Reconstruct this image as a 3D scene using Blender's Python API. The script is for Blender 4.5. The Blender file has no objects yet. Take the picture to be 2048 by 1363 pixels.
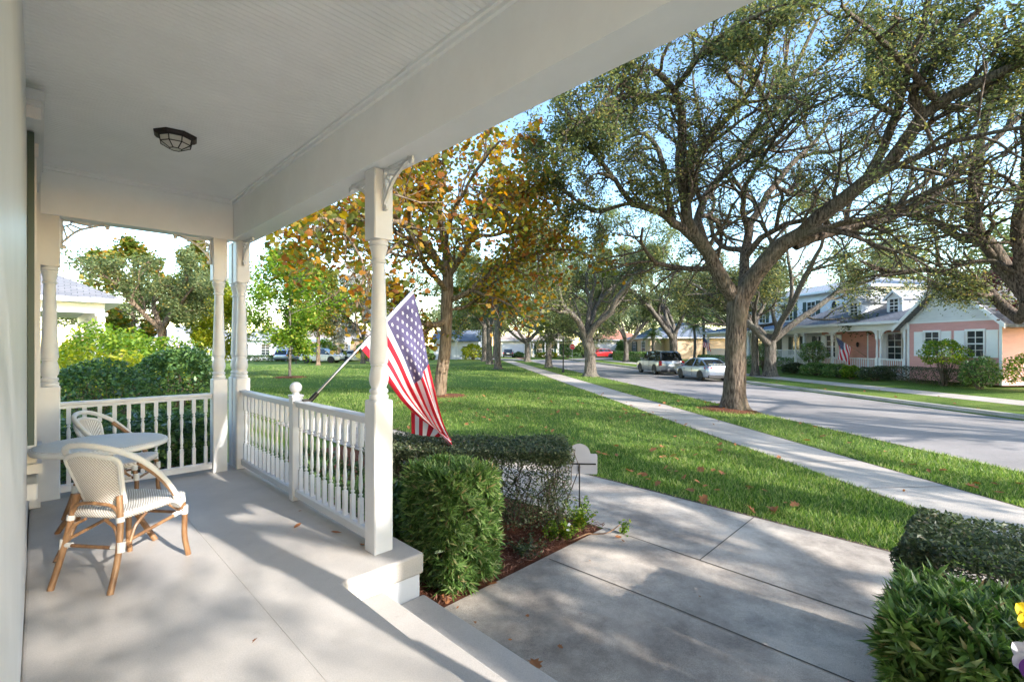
import bpy, math, random
import numpy as np
from math import sin, cos, pi, radians
from mathutils import Vector, Matrix
SC = bpy.context.scene
# ---------------------------------------------------------------- camera
F = 940.0; HZ = 690.0            # focal length and horizon in photograph pixels
cam = bpy.data.cameras.new('camera'); cam.sensor_width = 36.0; cam.lens = 36.0*F/2048
cam.shift_y = (HZ-681.5)/2048; cam.clip_start = 0.02; cam.clip_end = 3000
camo = bpy.data.objects.new('camera', cam); SC.collection.objects.link(camo)
camo.location = (0, 0, 0); camo.rotation_euler = (pi/2, 0, 0); SC.camera = camo
# ---------------------------------------------------------------- sky and sun
SUN_EL = radians(27.0)
SUN_DIR = Vector((0.80, -0.60, 0)).normalized()
world = bpy.data.worlds.new('World'); SC.world = world; world.use_nodes = True
wn = world.node_tree; bg = wn.nodes['Background']; sky = wn.nodes.new('ShaderNodeTexSky')
sky.sky_type = 'NISHITA'; sky.sun_disc = False; sky.sun_elevation = SUN_EL
sky.sun_rotation = math.atan2(SUN_DIR.x, SUN_DIR.y); sky.air_density = 1.0; sky.dust_density = 0.4; sky.ozone_density = 2.0
wb = wn.nodes.new('ShaderNodeMix'); wb.data_type = 'RGBA'; wb.blend_type = 'MULTIPLY'; wb.inputs[0].default_value = 1.0; wb.inputs[7].default_value = (1.18, 1.0, 0.77, 1)   # daylight white balance
gm = wn.nodes.new('ShaderNodeGamma'); gm.inputs[1].default_value = 1.5
wn.links.new(sky.outputs[0], gm.inputs[0]); wn.links.new(gm.outputs[0], wb.inputs[6]); wn.links.new(wb.outputs[2], bg.inputs[0]); bg.inputs[1].default_value = 0.15
sl = bpy.data.lights.new('sun', 'SUN'); sl.energy = 4.0; sl.angle = radians(0.55); sl.color = (1.0, 0.955, 0.90)
so = bpy.data.objects.new('sun', sl); SC.collection.objects.link(so)
sd = Vector((SUN_DIR.x*cos(SUN_EL), SUN_DIR.y*cos(SUN_EL), sin(SUN_EL)))
so.rotation_euler = sd.to_track_quat('Z', 'Y').to_euler(); so.location = (20, -20, 30)
SC.view_settings.view_transform = 'Standard'; SC.view_settings.look = 'None'
SC.view_settings.gamma = 1.0; SC.view_settings.exposure = 1.47
try: SC.view_settings.use_curve_mapping = False
except Exception: pass
SC.cycles.max_bounces = 8; SC.cycles.diffuse_bounces = 5; SC.cycles.transmission_bounces = 6; SC.cycles.transparent_max_bounces = 8
SC.cycles.use_adaptive_sampling = True; SC.cycles.adaptive_threshold = 0.02; SC.cycles.use_denoising = True
# ---------------------------------------------------------------- frames
TH = radians(45.2)                       # the porch: local x = out from the wall, local y = along the porch
PA = (-sin(TH), cos(TH)); PB = (cos(TH), sin(TH))
def pw(b, a, z=0.0): return Vector((a*PA[0]+b*PB[0], a*PA[1]+b*PB[1], z-1.5))
TS = radians(6.45)                       # the street: local y runs along the street
def sw(x, y, z=0.0): return Vector((x*cos(TS)-y*sin(TS), x*sin(TS)+y*cos(TS), z))
def toS(X, Y): return (X*cos(TS)+Y*sin(TS), -X*sin(TS)+Y*cos(TS))
def px(u, v, Y): return Vector(((u-1024)*Y/F, Y, (HZ-v)*Y/F))
GK = [(-400, -2.05), (-4, -2.02), (1.5, -1.97), (5.85, -2.08), (7.25, -2.10), (9.55, -2.17), (9.70, -2.19), (9.72, -2.34), (13.5, -2.29), (17.35, -2.33), (17.37, -2.18), (19.4, -2.12), (21, -2.08), (24, -1.98), (40, -1.9), (400, -1.9)]
GX = np.array([k[0] for k in GK]); GZ = np.array([k[1] for k in GK])
def gz(X, Y):
    return float(np.interp(toS(X, Y)[0], GX, GZ))
def gp(X, Y, dz=0.0): return Vector((X, Y, gz(X, Y)+dz))
# ---------------------------------------------------------------- mesh helpers
C = SC.collection
class MB:
    def __init__(s): s.v = []; s.f = []; s.m = []; s.mi = 0; s.M = None
    def add(s, vs, fs):
        o = len(s.v)
        if s.M is not None: vs = [s.M @ Vector(p) for p in vs]
        s.v += [tuple(p) for p in vs]; s.f += [tuple(i+o for i in f) for f in fs]; s.m += [s.mi]*len(fs); return s
    def box(s, x0, x1, y0, y1, z0, z1):
        return s.add([(x0,y0,z0),(x1,y0,z0),(x1,y1,z0),(x0,y1,z0),(x0,y0,z1),(x1,y0,z1),(x1,y1,z1),(x0,y1,z1)],
            [(0,3,2,1),(4,5,6,7),(0,1,5,4),(1,2,6,5),(2,3,7,6),(3,0,4,7)])
    def bbox(s, x0, x1, y0, y1, z0, z1, c=0.008):
        # box with chamfered vertical and top edges
        pts = []
        for (z, k) in ((z0, 0), (z1-c, 0), (z1, c)):
            a0, a1, b0, b1 = x0+k, x1-k, y0+k, y1-k; d = c
            pts += [(a0+d,b0,z),(a1-d,b0,z),(a1,b0+d,z),(a1,b1-d,z),(a1-d,b1,z),(a0+d,b1,z),(a0,b1-d,z),(a0,b0+d,z)]
        fs = [tuple(range(7,-1,-1)), tuple(range(16,24))]
        for r in (0, 8):
            for i in range(8):
                j = (i+1) % 8; fs.append((r+i, r+j, r+8+j, r+8+i))
        return s.add(pts, fs)
    def prism(s, poly, z0, z1):          # polygon in xy, extruded in z
        n = len(poly)
        return s.add([(p[0],p[1],z0) for p in poly]+[(p[0],p[1],z1) for p in poly],
            [tuple(range(n-1,-1,-1)), tuple(range(n,2*n))]+[(i,(i+1)%n,n+(i+1)%n,n+i) for i in range(n)])
    def slab(s, poly, axis, t):          # polygon of 3d points pushed along a vector
        n = len(poly); a = Vector(axis)*t
        return s.add([Vector(p) for p in poly]+[Vector(p)+a for p in poly],
            [tuple(range(n-1,-1,-1)), tuple(range(n,2*n))]+[(i,(i+1)%n,n+(i+1)%n,n+i) for i in range(n)])
    def lathe(s, prof, n=20, c=(0,0,0), cap=True):
        vs = []; fs = []
        for (r, z) in prof:
            for i in range(n):
                t = 2*pi*i/n; vs.append((c[0]+r*cos(t), c[1]+r*sin(t), c[2]+z))
        for k in range(len(prof)-1):
            for i in range(n):
                j = (i+1)%n; fs.append((k*n+i, k*n+j, (k+1)*n+j, (k+1)*n+i))
        if cap: fs.append(tuple(range(n-1,-1,-1))); fs.append(tuple((len(prof)-1)*n+i for i in range(n)))
        return s.add(vs, fs)
    def tube(s, pts, rad, n=8, cap=True, flare=None):
        pts = [Vector(p) for p in pts]
        if not hasattr(rad, '__len__'): rad = [rad]*len(pts)
        t0 = (pts[1]-pts[0]).normalized(); up = Vector((0,0,1)) if abs(t0.z) < 0.9 else Vector((1,0,0))
        nx = t0.cross(up).normalized(); vs = []; fs = []
        for k, p in enumerate(pts):
            a = pts[max(k-1,0)]; b = pts[min(k+1,len(pts)-1)]; t = (b-a)
            if t.length < 1e-9: t = t0
            t.normalize(); nx = (nx-t*nx.dot(t)).normalized(); ny = t.cross(nx)
            for i in range(n):
                q = 2*pi*i/n; r = rad[k]
                if flare: r *= flare(k, q)
                vs.append(p+nx*(r*cos(q))+ny*(r*sin(q)))
        for k in range(len(pts)-1):
            for i in range(n):
                j = (i+1)%n; fs.append((k*n+i, k*n+j, (k+1)*n+j, (k+1)*n+i))
        if cap: fs.append(tuple(range(n-1,-1,-1))); fs.append(tuple((len(pts)-1)*n+i for i in range(n)))
        return s.add(vs, fs)
    def ball(s, c, r, n=12, m=8, sz=1.0):
        prof = [(r*sin(pi*k/m)+1e-4, -r*sz*cos(pi*k/m)) for k in range(m+1)]
        return s.lathe(prof, n, c)
    def quad(s, a, b, c, d): return s.add([a,b,c,d], [(0,1,2,3)])
    def grid(s, fn, nu, nv):
        vs = [fn(i/nu, j/nv) for j in range(nv+1) for i in range(nu+1)]
        fs = [(j*(nu+1)+i, j*(nu+1)+i+1, (j+1)*(nu+1)+i+1, (j+1)*(nu+1)+i) for j in range(nv) for i in range(nu)]
        return s.add(vs, fs)
    def build(s, name, mats, parent=None, smooth=False):
        me = bpy.data.meshes.new(name); me.from_pydata(s.v, [], s.f)
        if not isinstance(mats, (list, tuple)): mats = [mats]
        for m in mats: me.materials.append(m)
        if len(mats) > 1: me.polygons.foreach_set('material_index', s.m)
        if smooth:
            me.polygons.foreach_set('use_smooth', [True]*len(s.f))
            if smooth != 'all':
                try: me.set_sharp_from_angle(angle=radians(40))
                except Exception: pass
        me.update()
        o = bpy.data.objects.new(name, me); C.objects.link(o)
        if parent: o.parent = parent
        return o
def thing(name, label, cat, loc=(0,0,0), rz=0.0, group=None):
    o = bpy.data.objects.new(name, None); C.objects.link(o); o.empty_display_size = 0.2
    o.location = loc; o.rotation_euler = (0,0,rz); o['label'] = label; o['category'] = cat
    if group: o['group'] = group
    return o
def tag(o, label=None, cat=None, group=None, kind=None):
    if label: o['label'] = label
    if cat: o['category'] = cat
    if group: o['group'] = group
    if kind: o['kind'] = kind
    return o
def dup(root, loc, rz=0.0, label=None, group=None, scale=None):
    r = root.copy(); C.objects.link(r); r.location = loc; r.rotation_euler = (0,0,rz)
    if label: r['label'] = label
    if group: r['group'] = group
    if scale: r.scale = (scale,)*3 if not hasattr(scale,'__len__') else scale
    for ch in list(root.children):
        c = ch.copy(); C.objects.link(c); c.parent = r
        for g in list(ch.children):
            d = g.copy(); C.objects.link(d); d.parent = c
    return r
def np_mesh(name, V, Q, mats, parent=None, smooth=False, mi=None):
    me = bpy.data.meshes.new(name); n = len(Q); k = Q.shape[1]
    me.vertices.add(len(V)); me.vertices.foreach_set('co', V.astype(np.float32).ravel())
    me.loops.add(n*k); me.loops.foreach_set('vertex_index', Q.astype(np.int32).ravel())
    me.polygons.add(n); me.polygons.foreach_set('loop_start', np.arange(0, n*k, k, dtype=np.int32))
    if not isinstance(mats, (list, tuple)): mats = [mats]
    for m in mats: me.materials.append(m)
    if mi is not None: me.polygons.foreach_set('material_index', mi.astype(np.int32))
    if smooth: me.polygons.foreach_set('use_smooth', np.ones(n, dtype=bool))
    me.update(calc_edges=True)
    o = bpy.data.objects.new(name, me); C.objects.link(o)
    if parent: o.parent = parent
    return o
# ---------------------------------------------------------------- materials
def hexc(r, g, b):
    f = lambda c: ((c/255+0.055)/1.055)**2.4 if c > 10 else c/255/12.92
    return (f(r), f(g), f(b), 1)
class NT:
    def __init__(s, name):
        s.m = bpy.data.materials.new(name); s.m.use_nodes = True; s.t = s.m.node_tree
        s.b = s.t.nodes['Principled BSDF']; s.out = s.t.nodes['Material Output']
        s.tc = s.t.nodes.new('ShaderNodeTexCoord')
    def n(s, ty, **kw):
        o = s.t.nodes.new(ty)
        for k, v in kw.items(): setattr(o, k, v)
        return o
    def l(s, a, b): s.t.links.new(a, b)
    def mapped(s, scale=(1,1,1), src='Object', rot=(0,0,0)):
        m = s.n('ShaderNodeMapping'); s.l(s.tc.outputs[src], m.inputs[0]); m.inputs['Scale'].default_value = scale; m.inputs['Rotation'].default_value = rot
        return m.outputs[0]
    def noise(s, scale, detail=4, vec=None, rough=0.55):
        o = s.n('ShaderNodeTexNoise'); o.inputs['Scale'].default_value = scale; o.inputs['Detail'].default_value = detail; o.inputs['Roughness'].default_value = rough
        s.l(vec if vec is not None else s.tc.outputs['Object'], o.inputs['Vector']); return o.outputs['Fac']
    def ramp(s, fac, stops):
        r = s.n('ShaderNodeValToRGB'); e = r.color_ramp.elements
        while len(e) < len(stops): e.new(0.5)
        for i, (p, c) in enumerate(stops):
            e[i].position = p; e[i].color = c if len(c) == 4 else (*c, 1)
        s.l(fac, r.inputs[0]); return r.outputs[0]
    def mix(s, fac, a, b, mode='MIX'):
        m = s.n('ShaderNodeMix'); m.data_type = 'RGBA'; m.blend_type = mode
        for inp, val in ((m.inputs[0], fac), (m.inputs[6], a), (m.inputs[7], b)):
            if hasattr(val, 'links') or hasattr(val, 'is_output'): s.l(val, inp)
            else: inp.default_value = val
        return m.outputs[2]
    def math(s, op, a, b=None):
        m = s.n('ShaderNodeMath'); m.operation = op
        for i, v in enumerate((a, b)):
            if v is None: continue
            if hasattr(v, 'is_output'): s.l(v, m.inputs[i])
            else: m.inputs[i].default_value = v
        return m.outputs[0]
    def bump(s, h, strength=0.3, dist=0.01):
        b = s.n('ShaderNodeBump'); b.inputs['Strength'].default_value = strength; b.inputs['Distance'].default_value = dist
        s.l(h, b.inputs['Height']); s.l(b.outputs[0], s.b.inputs['Normal'])
    def col(s, c):
        if hasattr(c, 'is_output'): s.l(c, s.b.inputs['Base Color'])
        else: s.b.inputs['Base Color'].default_value = c if len(c) == 4 else (*c, 1)
    def set(s, rough=0.6, metal=0.0, spec=0.5):
        s.b.inputs['Roughness'].default_value = rough; s.b.inputs['Metallic'].default_value = metal; s.b.inputs['Specular IOR Level'].default_value = spec
def paint(name, c, rough=0.5, var=0.10, bump=0.05, bs=60):
    t = NT(name); n = t.noise(2.2, 8, rough=0.7); c2 = tuple(x*(1-var*1.6) for x in c[:3])
    k = t.ramp(n, [(0.3, c2), (0.62, c[:3])]); sc_ = t.noise(11, 8, rough=0.8)
    t.col(t.mix(t.ramp(sc_, [(0.64,(0,0,0)),(0.78,(0.5,0.5,0.5))]), k, (c[0]*0.72,c[1]*0.70,c[2]*0.66,1))); t.set(rough, 0, 0.4); t.bump(t.noise(bs, 3), bump, 0.004); return t.m
def metal(name, c, rough=0.35, met=0.9):
    t = NT(name); t.col(c); t.set(rough, met); t.bump(t.noise(80, 2), 0.03, 0.002); return t.m
M = {}
M['white'] = paint('white_paint', (0.68, 0.68, 0.69), 0.45, 0.06, 0.05)
M['ceilwhite'] = paint('ceiling_paint', (0.90, 0.90, 0.90), 0.5, 0.04, 0.04)
M['green'] = paint('dark_green_paint', (0.02, 0.055, 0.05), 0.4)
M['black'] = paint('black_metal_paint', (0.015, 0.014, 0.014), 0.4)
M['bronze'] = metal('bronze_metal', (0.035, 0.025, 0.022), 0.5, 0.5)
M['alu'] = metal('pole_metal', (0.26, 0.265, 0.29), 0.3, 0.9)
def stained(name, base, stain, ts=1.2, rough=0.7, grain=220, gb=0.25, sp=0.4):
    t = NT(name); a = t.noise(ts, 10, rough=0.72); b = t.noise(grain, 3)
    c = t.ramp(a, [(0.36, stain), (0.62, base)])
    c = t.mix(sp, c, t.ramp(b, [(0.36, (0.2,0.19,0.18)), (0.62, (0.85,0.84,0.82))]), 'OVERLAY')
    c = t.mix(t.ramp(t.noise(7, 6, rough=0.8), [(0.60,(0,0,0)),(0.74,(0.45,0.45,0.45))]), c, (*[x*0.55 for x in stain],1))
    t.col(c); t.set(rough, 0, 0.35); t.bump(t.noise(grain*0.5, 4), gb, 0.003); return t.m
M['pfloor'] = stained('porch_floor_paint', (0.50, 0.455, 0.41), (0.41, 0.375, 0.335), 0.9, 0.5, 160, 0.2, 0.12)
M['concrete'] = stained('walk_concrete', (0.52, 0.45, 0.375), (0.20, 0.17, 0.145), 1.1, 0.85, 260, 0.35)
M['sidewalk'] = stained('sidewalk_concrete', (0.46, 0.405, 0.35), (0.33, 0.29, 0.25), 0.4, 0.85, 120, 0.3)
M['kerb'] = stained('kerb_concrete', (0.40, 0.37, 0.33), (0.28, 0.26, 0.23), 0.8, 0.85, 120, 0.3)
M['asphalt'] = stained('asphalt', (0.31, 0.28, 0.265), (0.22, 0.20, 0.19), 0.35, 0.85, 90, 0.35)
def glassy(name, c=(0.03,0.04,0.05), rough=0.06):
    t = NT(name); t.col((*c,1)); t.set(rough, 0.0, 1.0); return t.m
M['glass'] = glassy('window_glass')
M['cglass'] = glassy('car_glass', (0.012,0.014,0.016), 0.04)
def leafmat(name, stops, trans=0.35, rough=0.45):
    t = NT(name); g = t.n('ShaderNodeNewGeometry')
    c = t.ramp(g.outputs['Random Per Island'], stops)
    t.col(c); t.set(rough, 0, 0.35)
    tr = t.n('ShaderNodeBsdfTranslucent'); mx = t.n('ShaderNodeMixShader'); mx.inputs[0].default_value = trans
    hs = t.n('ShaderNodeHueSaturation'); hs.inputs['Value'].default_value = 1.6; hs.inputs['Saturation'].default_value = 1.15; t.l(c, hs.inputs['Color']); t.l(hs.outputs[0], tr.inputs[0])
    t.l(t.b.outputs[0], mx.inputs[1]); t.l(tr.outputs[0], mx.inputs[2]); t.l(mx.outputs[0], t.out.inputs[0]); return t.m
M['oakleaf'] = leafmat('oak_leaf', [(0,(0.035,0.05,0.022)),(0.35,(0.08,0.105,0.042)),(0.7,(0.17,0.195,0.075)),(0.93,(0.27,0.25,0.08)),(1,(0.34,0.25,0.08))], 0.42)
M['oakgrey'] = leafmat('grey_oak_leaf', [(0,(0.06,0.085,0.03)),(0.45,(0.13,0.17,0.07)),(0.85,(0.24,0.27,0.12)),(1,(0.34,0.28,0.08))], 0.4)
M['sycleaf'] = leafmat('sycamore_leaf', [(0,(0.08,0.10,0.02)),(0.38,(0.17,0.17,0.035)),(0.55,(0.34,0.24,0.04)),(0.74,(0.42,0.21,0.035)),(0.9,(0.30,0.11,0.03)),(1,(0.16,0.07,0.03))], 0.55)
M['syngreen'] = leafmat('green_sycamore_leaf', [(0,(0.06,0.10,0.015)),(0.4,(0.12,0.17,0.03)),(0.7,(0.22,0.21,0.04)),(1,(0.40,0.20,0.04))], 0.4)
M['brightleaf'] = leafmat('bright_green_leaf', [(0,(0.06,0.12,0.012)),(0.5,(0.14,0.24,0.025)),(0.85,(0.26,0.35,0.045)),(1,(0.40,0.33,0.06))], 0.45)
M['yellowleaf'] = leafmat('yellow_green_leaf', [(0,(0.12,0.17,0.015)),(0.5,(0.24,0.28,0.02)),(1,(0.42,0.38,0.04))], 0.5)
M['silverleaf'] = leafmat('silver_leaf', [(0,(0.16,0.15,0.13)),(0.5,(0.38,0.36,0.33)),(1,(0.62,0.60,0.56))], 0.3)
M['hedgeleaf'] = leafmat('hedge_leaf', [(0,(0.04,0.085,0.022)),(0.4,(0.10,0.19,0.045)),(0.8,(0.21,0.32,0.085)),(0.95,(0.34,0.40,0.18)),(1,(0.38,0.24,0.12))], 0.3, 0.32)
M['smallleaf'] = leafmat('small_hedge_leaf', [(0,(0.03,0.045,0.02)),(0.5,(0.07,0.095,0.038)),(0.9,(0.14,0.17,0.08)),(1,(0.20,0.16,0.11))], 0.25)
M['burgleaf'] = leafmat('burgundy_leaf', [(0,(0.03,0.008,0.012)),(0.5,(0.08,0.018,0.022)),(0.85,(0.14,0.035,0.03)),(1,(0.10,0.12,0.03))], 0.35)
M['bluishleaf'] = leafmat('glossy_shrub_leaf', [(0,(0.025,0.06,0.02)),(0.6,(0.07,0.14,0.04)),(1,(0.14,0.23,0.06))], 0.25, 0.35)
M['brownleaf'] = leafmat('dry_brown_leaf', [(0,(0.16,0.06,0.025)),(0.5,(0.30,0.12,0.045)),(1,(0.42,0.20,0.09))], 0.2, 0.6)
M['palmleaf'] = leafmat('palm_leaf', [(0,(0.03,0.06,0.012)),(0.6,(0.07,0.12,0.025)),(1,(0.16,0.18,0.04))], 0.3)
M['grassblade'] = leafmat('grass_blade', [(0,(0.03,0.065,0.012)),(0.4,(0.095,0.175,0.028)),(0.75,(0.22,0.32,0.06)),(1,(0.42,0.40,0.17))], 0.35, 0.5)
def bark(name, c1, c2, moss=None, s=1.0):
    t = NT(name); v = t.mapped((11*s, 11*s, 1.7*s)); n1 = t.noise(2.0, 8, v, 0.62); n2 = t.noise(1.1, 4)
    c = t.ramp(n1, [(0.40, c1), (0.62, c2)])
    c = t.mix(t.ramp(n2, [(0.45,(0,0,0)),(0.7,(0.6,0.6,0.6))]), c, (*(moss or c2), 1))
    t.col(c); t.set(0.9, 0, 0.2); t.bump(n1, 1.0, 0.06); return t.m
M['oakbark'] = bark('oak_bark', (0.035,0.024,0.018), (0.19,0.145,0.112), (0.085,0.08,0.05))
M['greybark'] = bark('grey_bark', (0.055,0.045,0.037), (0.22,0.19,0.16), (0.13,0.125,0.09))
M['sycbark'] = bark('sycamore_bark', (0.075,0.048,0.03), (0.27,0.20,0.14), (0.14,0.11,0.07), 0.7)
M['twig'] = bark('twig_bark', (0.10,0.07,0.05), (0.22,0.17,0.13))
# lawn
t = NT('lawn'); a = t.noise(0.22, 6); b = t.noise(45, 4); c2 = t.noise(2.2, 5)
c = t.ramp(b, [(0.33,(0.02,0.05,0.008)),(0.50,(0.09,0.165,0.024)),(0.68,(0.23,0.32,0.06))])
c = t.mix(t.ramp(a, [(0.45,(0,0,0)),(0.7,(0.45,0.45,0.45))]), c, (0.28,0.30,0.07,1))
c = t.mix(t.ramp(c2, [(0.55,(0,0,0)),(0.75,(0.35,0.35,0.35))]), c, (0.08,0.14,0.02,1))
t.col(c); t.set(0.9, 0, 0.15); t.bump(t.noise(60, 5), 0.9, 0.04); M['lawn'] = t.m
t = NT('mulch'); a = t.noise(70, 6, t.mapped((1,2.5,1)), 0.75)
t.col(t.ramp(a, [(0.3,(0.035,0.014,0.009)),(0.5,(0.13,0.048,0.028)),(0.72,(0.30,0.14,0.085))])); t.set(0.95,0,0.1); t.bump(a, 1.0, 0.03); M['mulch'] = t.m
M['mulchchip'] = leafmat('mulch_chip', [(0,(0.05,0.02,0.012)),(0.5,(0.16,0.06,0.035)),(1,(0.36,0.18,0.11))], 0.05, 0.8)
# woven resin
t = NT('woven_resin'); v = t.mapped((1,1,1)); w1 = t.n('ShaderNodeTexWave'); w1.bands_direction='DIAGONAL'; w1.inputs['Scale'].default_value = 34; w1.inputs['Distortion'].default_value = 1.0; t.l(v, w1.inputs[0])
w2 = t.n('ShaderNodeTexChecker'); w2.inputs['Scale'].default_value = 120; t.l(v, w2.inputs[0])
c = t.ramp(w1.outputs['Fac'], [(0.1,(0.38,0.33,0.28)),(0.5,(0.72,0.69,0.64))]); c = t.mix(0.25, c, w2.outputs['Color'], 'OVERLAY')
t.col(c); t.set(0.55); t.bump(w1.outputs['Fac'], 0.6, 0.004); M['weave'] = t.m
t = NT('wrap_resin'); w1 = t.n('ShaderNodeTexWave'); w1.inputs['Scale'].default_value = 60; w1.bands_direction='Z'; t.l(t.tc.outputs['Object'], w1.inputs[0])
t.col(t.ramp(w1.outputs['Fac'], [(0,(0.50,0.48,0.45)),(0.4,(0.74,0.73,0.70))])); t.set(0.5); t.bump(w1.outputs['Fac'], 0.5, 0.003); M['wrap'] = t.m
t = NT('rattan_cane'); n = t.noise(4, 5, t.mapped((6,6,1.5))); t.col(t.ramp(n, [(0.3,(0.15,0.07,0.03)),(0.7,(0.34,0.19,0.09))])); t.set(0.35); t.bump(t.noise(30,3),0.15,0.003); M['cane'] = t.m
def sidingmat(name, c, rough=0.6):
    t = NT(name); n = t.noise(2.0, 5, t.mapped((1,1,4))); t.col(t.ramp(n, [(0.3, tuple(x*0.88 for x in c)), (0.7, c)])); t.set(rough, 0, 0.3); t.bump(t.noise(40,3,t.mapped((1,1,6))), 0.1, 0.004); return t.m
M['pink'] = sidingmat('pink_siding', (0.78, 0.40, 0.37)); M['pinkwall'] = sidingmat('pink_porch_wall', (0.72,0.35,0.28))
M['wsiding'] = sidingmat('white_siding', (0.85,0.85,0.85)); M['cream'] = sidingmat('cream_stucco', (0.66,0.60,0.46)); M['beige'] = sidingmat('beige_stucco', (0.52,0.38,0.25)); M['grey'] = sidingmat('grey_siding', (0.55,0.56,0.58))
def roofmat(name, c1, c2):
    t = NT(name); br = t.n('ShaderNodeTexBrick'); t.l(t.tc.outputs['UV'], br.inputs['Vector']); br.inputs['Scale'].default_value = 1.0
    br.inputs['Brick Width'].default_value = 0.35; br.inputs['Row Height'].default_value = 0.16; br.inputs['Mortar Size'].default_value = 0.012
    br.inputs['Color1'].default_value = (*c1,1); br.inputs['Color2'].default_value = (*c2,1); br.inputs['Mortar'].default_value = (*[x*0.45 for x in c1],1)
    n = t.noise(0.8, 6); c = t.mix(t.ramp(n,[(0.4,(0,0,0)),(0.7,(0.5,0.5,0.5))]), br.outputs['Color'], (*[x*0.6 for x in c1],1)); t.col(c); t.set(0.9,0,0.2); t.bump(br.outputs['Fac'], -0.4, 0.02); return t.m
M['roofgrey'] = roofmat('grey_shingles', (0.17,0.175,0.19), (0.23,0.23,0.25)); M['roofwhite'] = roofmat('pale_shingles', (0.34,0.35,0.37), (0.42,0.42,0.43))
M['roofblue'] = roofmat('blue_grey_shingles', (0.16,0.19,0.24), (0.22,0.25,0.30)); M['rooftan'] = roofmat('tan_tiles', (0.38,0.31,0.27), (0.46,0.38,0.33)); M['roofred'] = roofmat('red_tiles', (0.42,0.19,0.13), (0.5,0.25,0.17))
M['brickdrive'] = stained('brick_driveway', (0.34,0.17,0.12), (0.24,0.12,0.09), 2.0)
M['pavestreet'] = M['asphalt']
def autouv(o):
    me = o.data; uv = me.uv_layers.new(name='UVMap'); dat = np.zeros((len(me.loops), 2), dtype=np.float32)
    for p in me.polygons:
        n = p.normal; h = Vector((0,0,1)).cross(n)
        if h.length < 1e-4: h = Vector((1,0,0))
        h.normalize(); w = n.cross(h)
        for li in p.loop_indices:
            co = me.vertices[me.loops[li].vertex_index].co; dat[li] = (co.dot(h), co.dot(w))
    uv.data.foreach_set('uv', dat.ravel()); return o
def vnoise(seed):
    r = np.random.RandomState(seed); ph = r.rand(6)*6.28; fr = r.rand(6)*2+0.5
    return lambda t: sum(sin(t*fr[i]+ph[i]) for i in range(6))/6
# ================================================================= THE PORCH HOUSE
PZ = 1.5
house = thing('porch_house', 'white house whose covered front porch with turned posts surrounds the viewpoint', 'house', pw(0,0,0), TH)
BT = 1.278+PZ; CT = 1.735+PZ           # beam underside and ceiling
AE = -1.0; AF = 6.57                   # the two ends of the porch along the wall
# floor slab: notch for the steps between two corner blocks
o = MB().prism([(-0.06,AE-0.3),(1.97,AE-0.3),(1.97,-0.15),(1.35,-0.15),(1.35,2.855),(1.97,2.855),(1.97,6.85),(-0.06,6.85)], -0.15, 0.0)
o = o.build('porch_floor', M['pfloor'], house)
bv = o.modifiers.new('b','BEVEL'); bv.width = 0.018; bv.segments = 3; bv.limit_method = 'ANGLE'
tag(o, 'painted cream concrete porch floor')
o = MB().prism([(-0.06,AE-0.27),(1.93,AE-0.27),(1.93,-0.16),(1.36,-0.16),(1.36,2.87),(1.94,2.87),(1.94,6.82),(-0.06,6.82)], -0.56, -0.152).build('foundation', M['white'], house)
for (b0, b1, z0, z1) in ((1.20,1.64,-0.5,-0.155), (1.20,1.975,-0.52,-0.302)):
    o = MB().box(b0, b1, -0.14, 2.852 if z1 > -0.2 else 2.864, z0, z1).build('step', M['pfloor'], house); bv = o.modifiers.new('b','BEVEL'); bv.width = 0.018; bv.segments = 3; bv.limit_method='ANGLE'
# score lines in the floor are thin grooves filled darker
t = NT('score_line'); t.col((0.44,0.405,0.365)); t.set(0.9); M['score'] = t.m
o = MB().box(0.905,0.911,AE-0.2,6.8,0.0006,0.0018).build('floor_joint', M['score'], house)
# ceiling of narrow beaded boards running out from the wall
m = MB(); y = AE; w = 0.042
vs = []; 
prof = []
while y < 6.42:
    prof += [(y, 0.0), (y+0.0035, 0.006), (y+0.0055, 0.006), (y+0.009, 0.0)]; y += w
for (yy, dz) in prof: vs += [(-0.06, yy, CT+dz), (1.70, yy, CT+dz)]
m.add(vs, [(2*i, 2*i+1, 2*i+3, 2*i+2) for i in range(len(prof)-1)])
m.build('porch_ceiling', M['ceilwhite'], house)
m = MB().box(-0.3, 2.2, AE-0.4, 7.1, CT+0.02, CT+0.10); m.build('roof_deck', M['white'], house)
# beams
MB().bbox(1.655, 1.875, AE, AF+0.003, BT, CT+0.015, 0.006).build('porch_beam', M['ceilwhite'], house)
MB().bbox(-0.05, 1.652, 6.36, AF, BT-0.015, CT+0.012, 0.006).build('porch_beam', M['ceilwhite'], house)
MB().bbox(-0.05, 1.652, AE+0.003, AE+0.1, CT-0.15, CT+0.012, 0.006).build('porch_beam', M['white'], house)
# crown moulding round the ceiling
m = MB()
for (k, d, z0) in ((0, 0.022, 0.050), (1, 0.040, 0.022)):
    m.box(1.652-d, 1.654, AE+0.2, 6.357, CT-z0, CT-0.001-k*0.0)
    m.box(-0.05, 1.652-d-0.001, 6.358-d, 6.359, CT-z0, CT-0.001)
m.build('crown_moulding', M['ceilwhite'], house)
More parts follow.
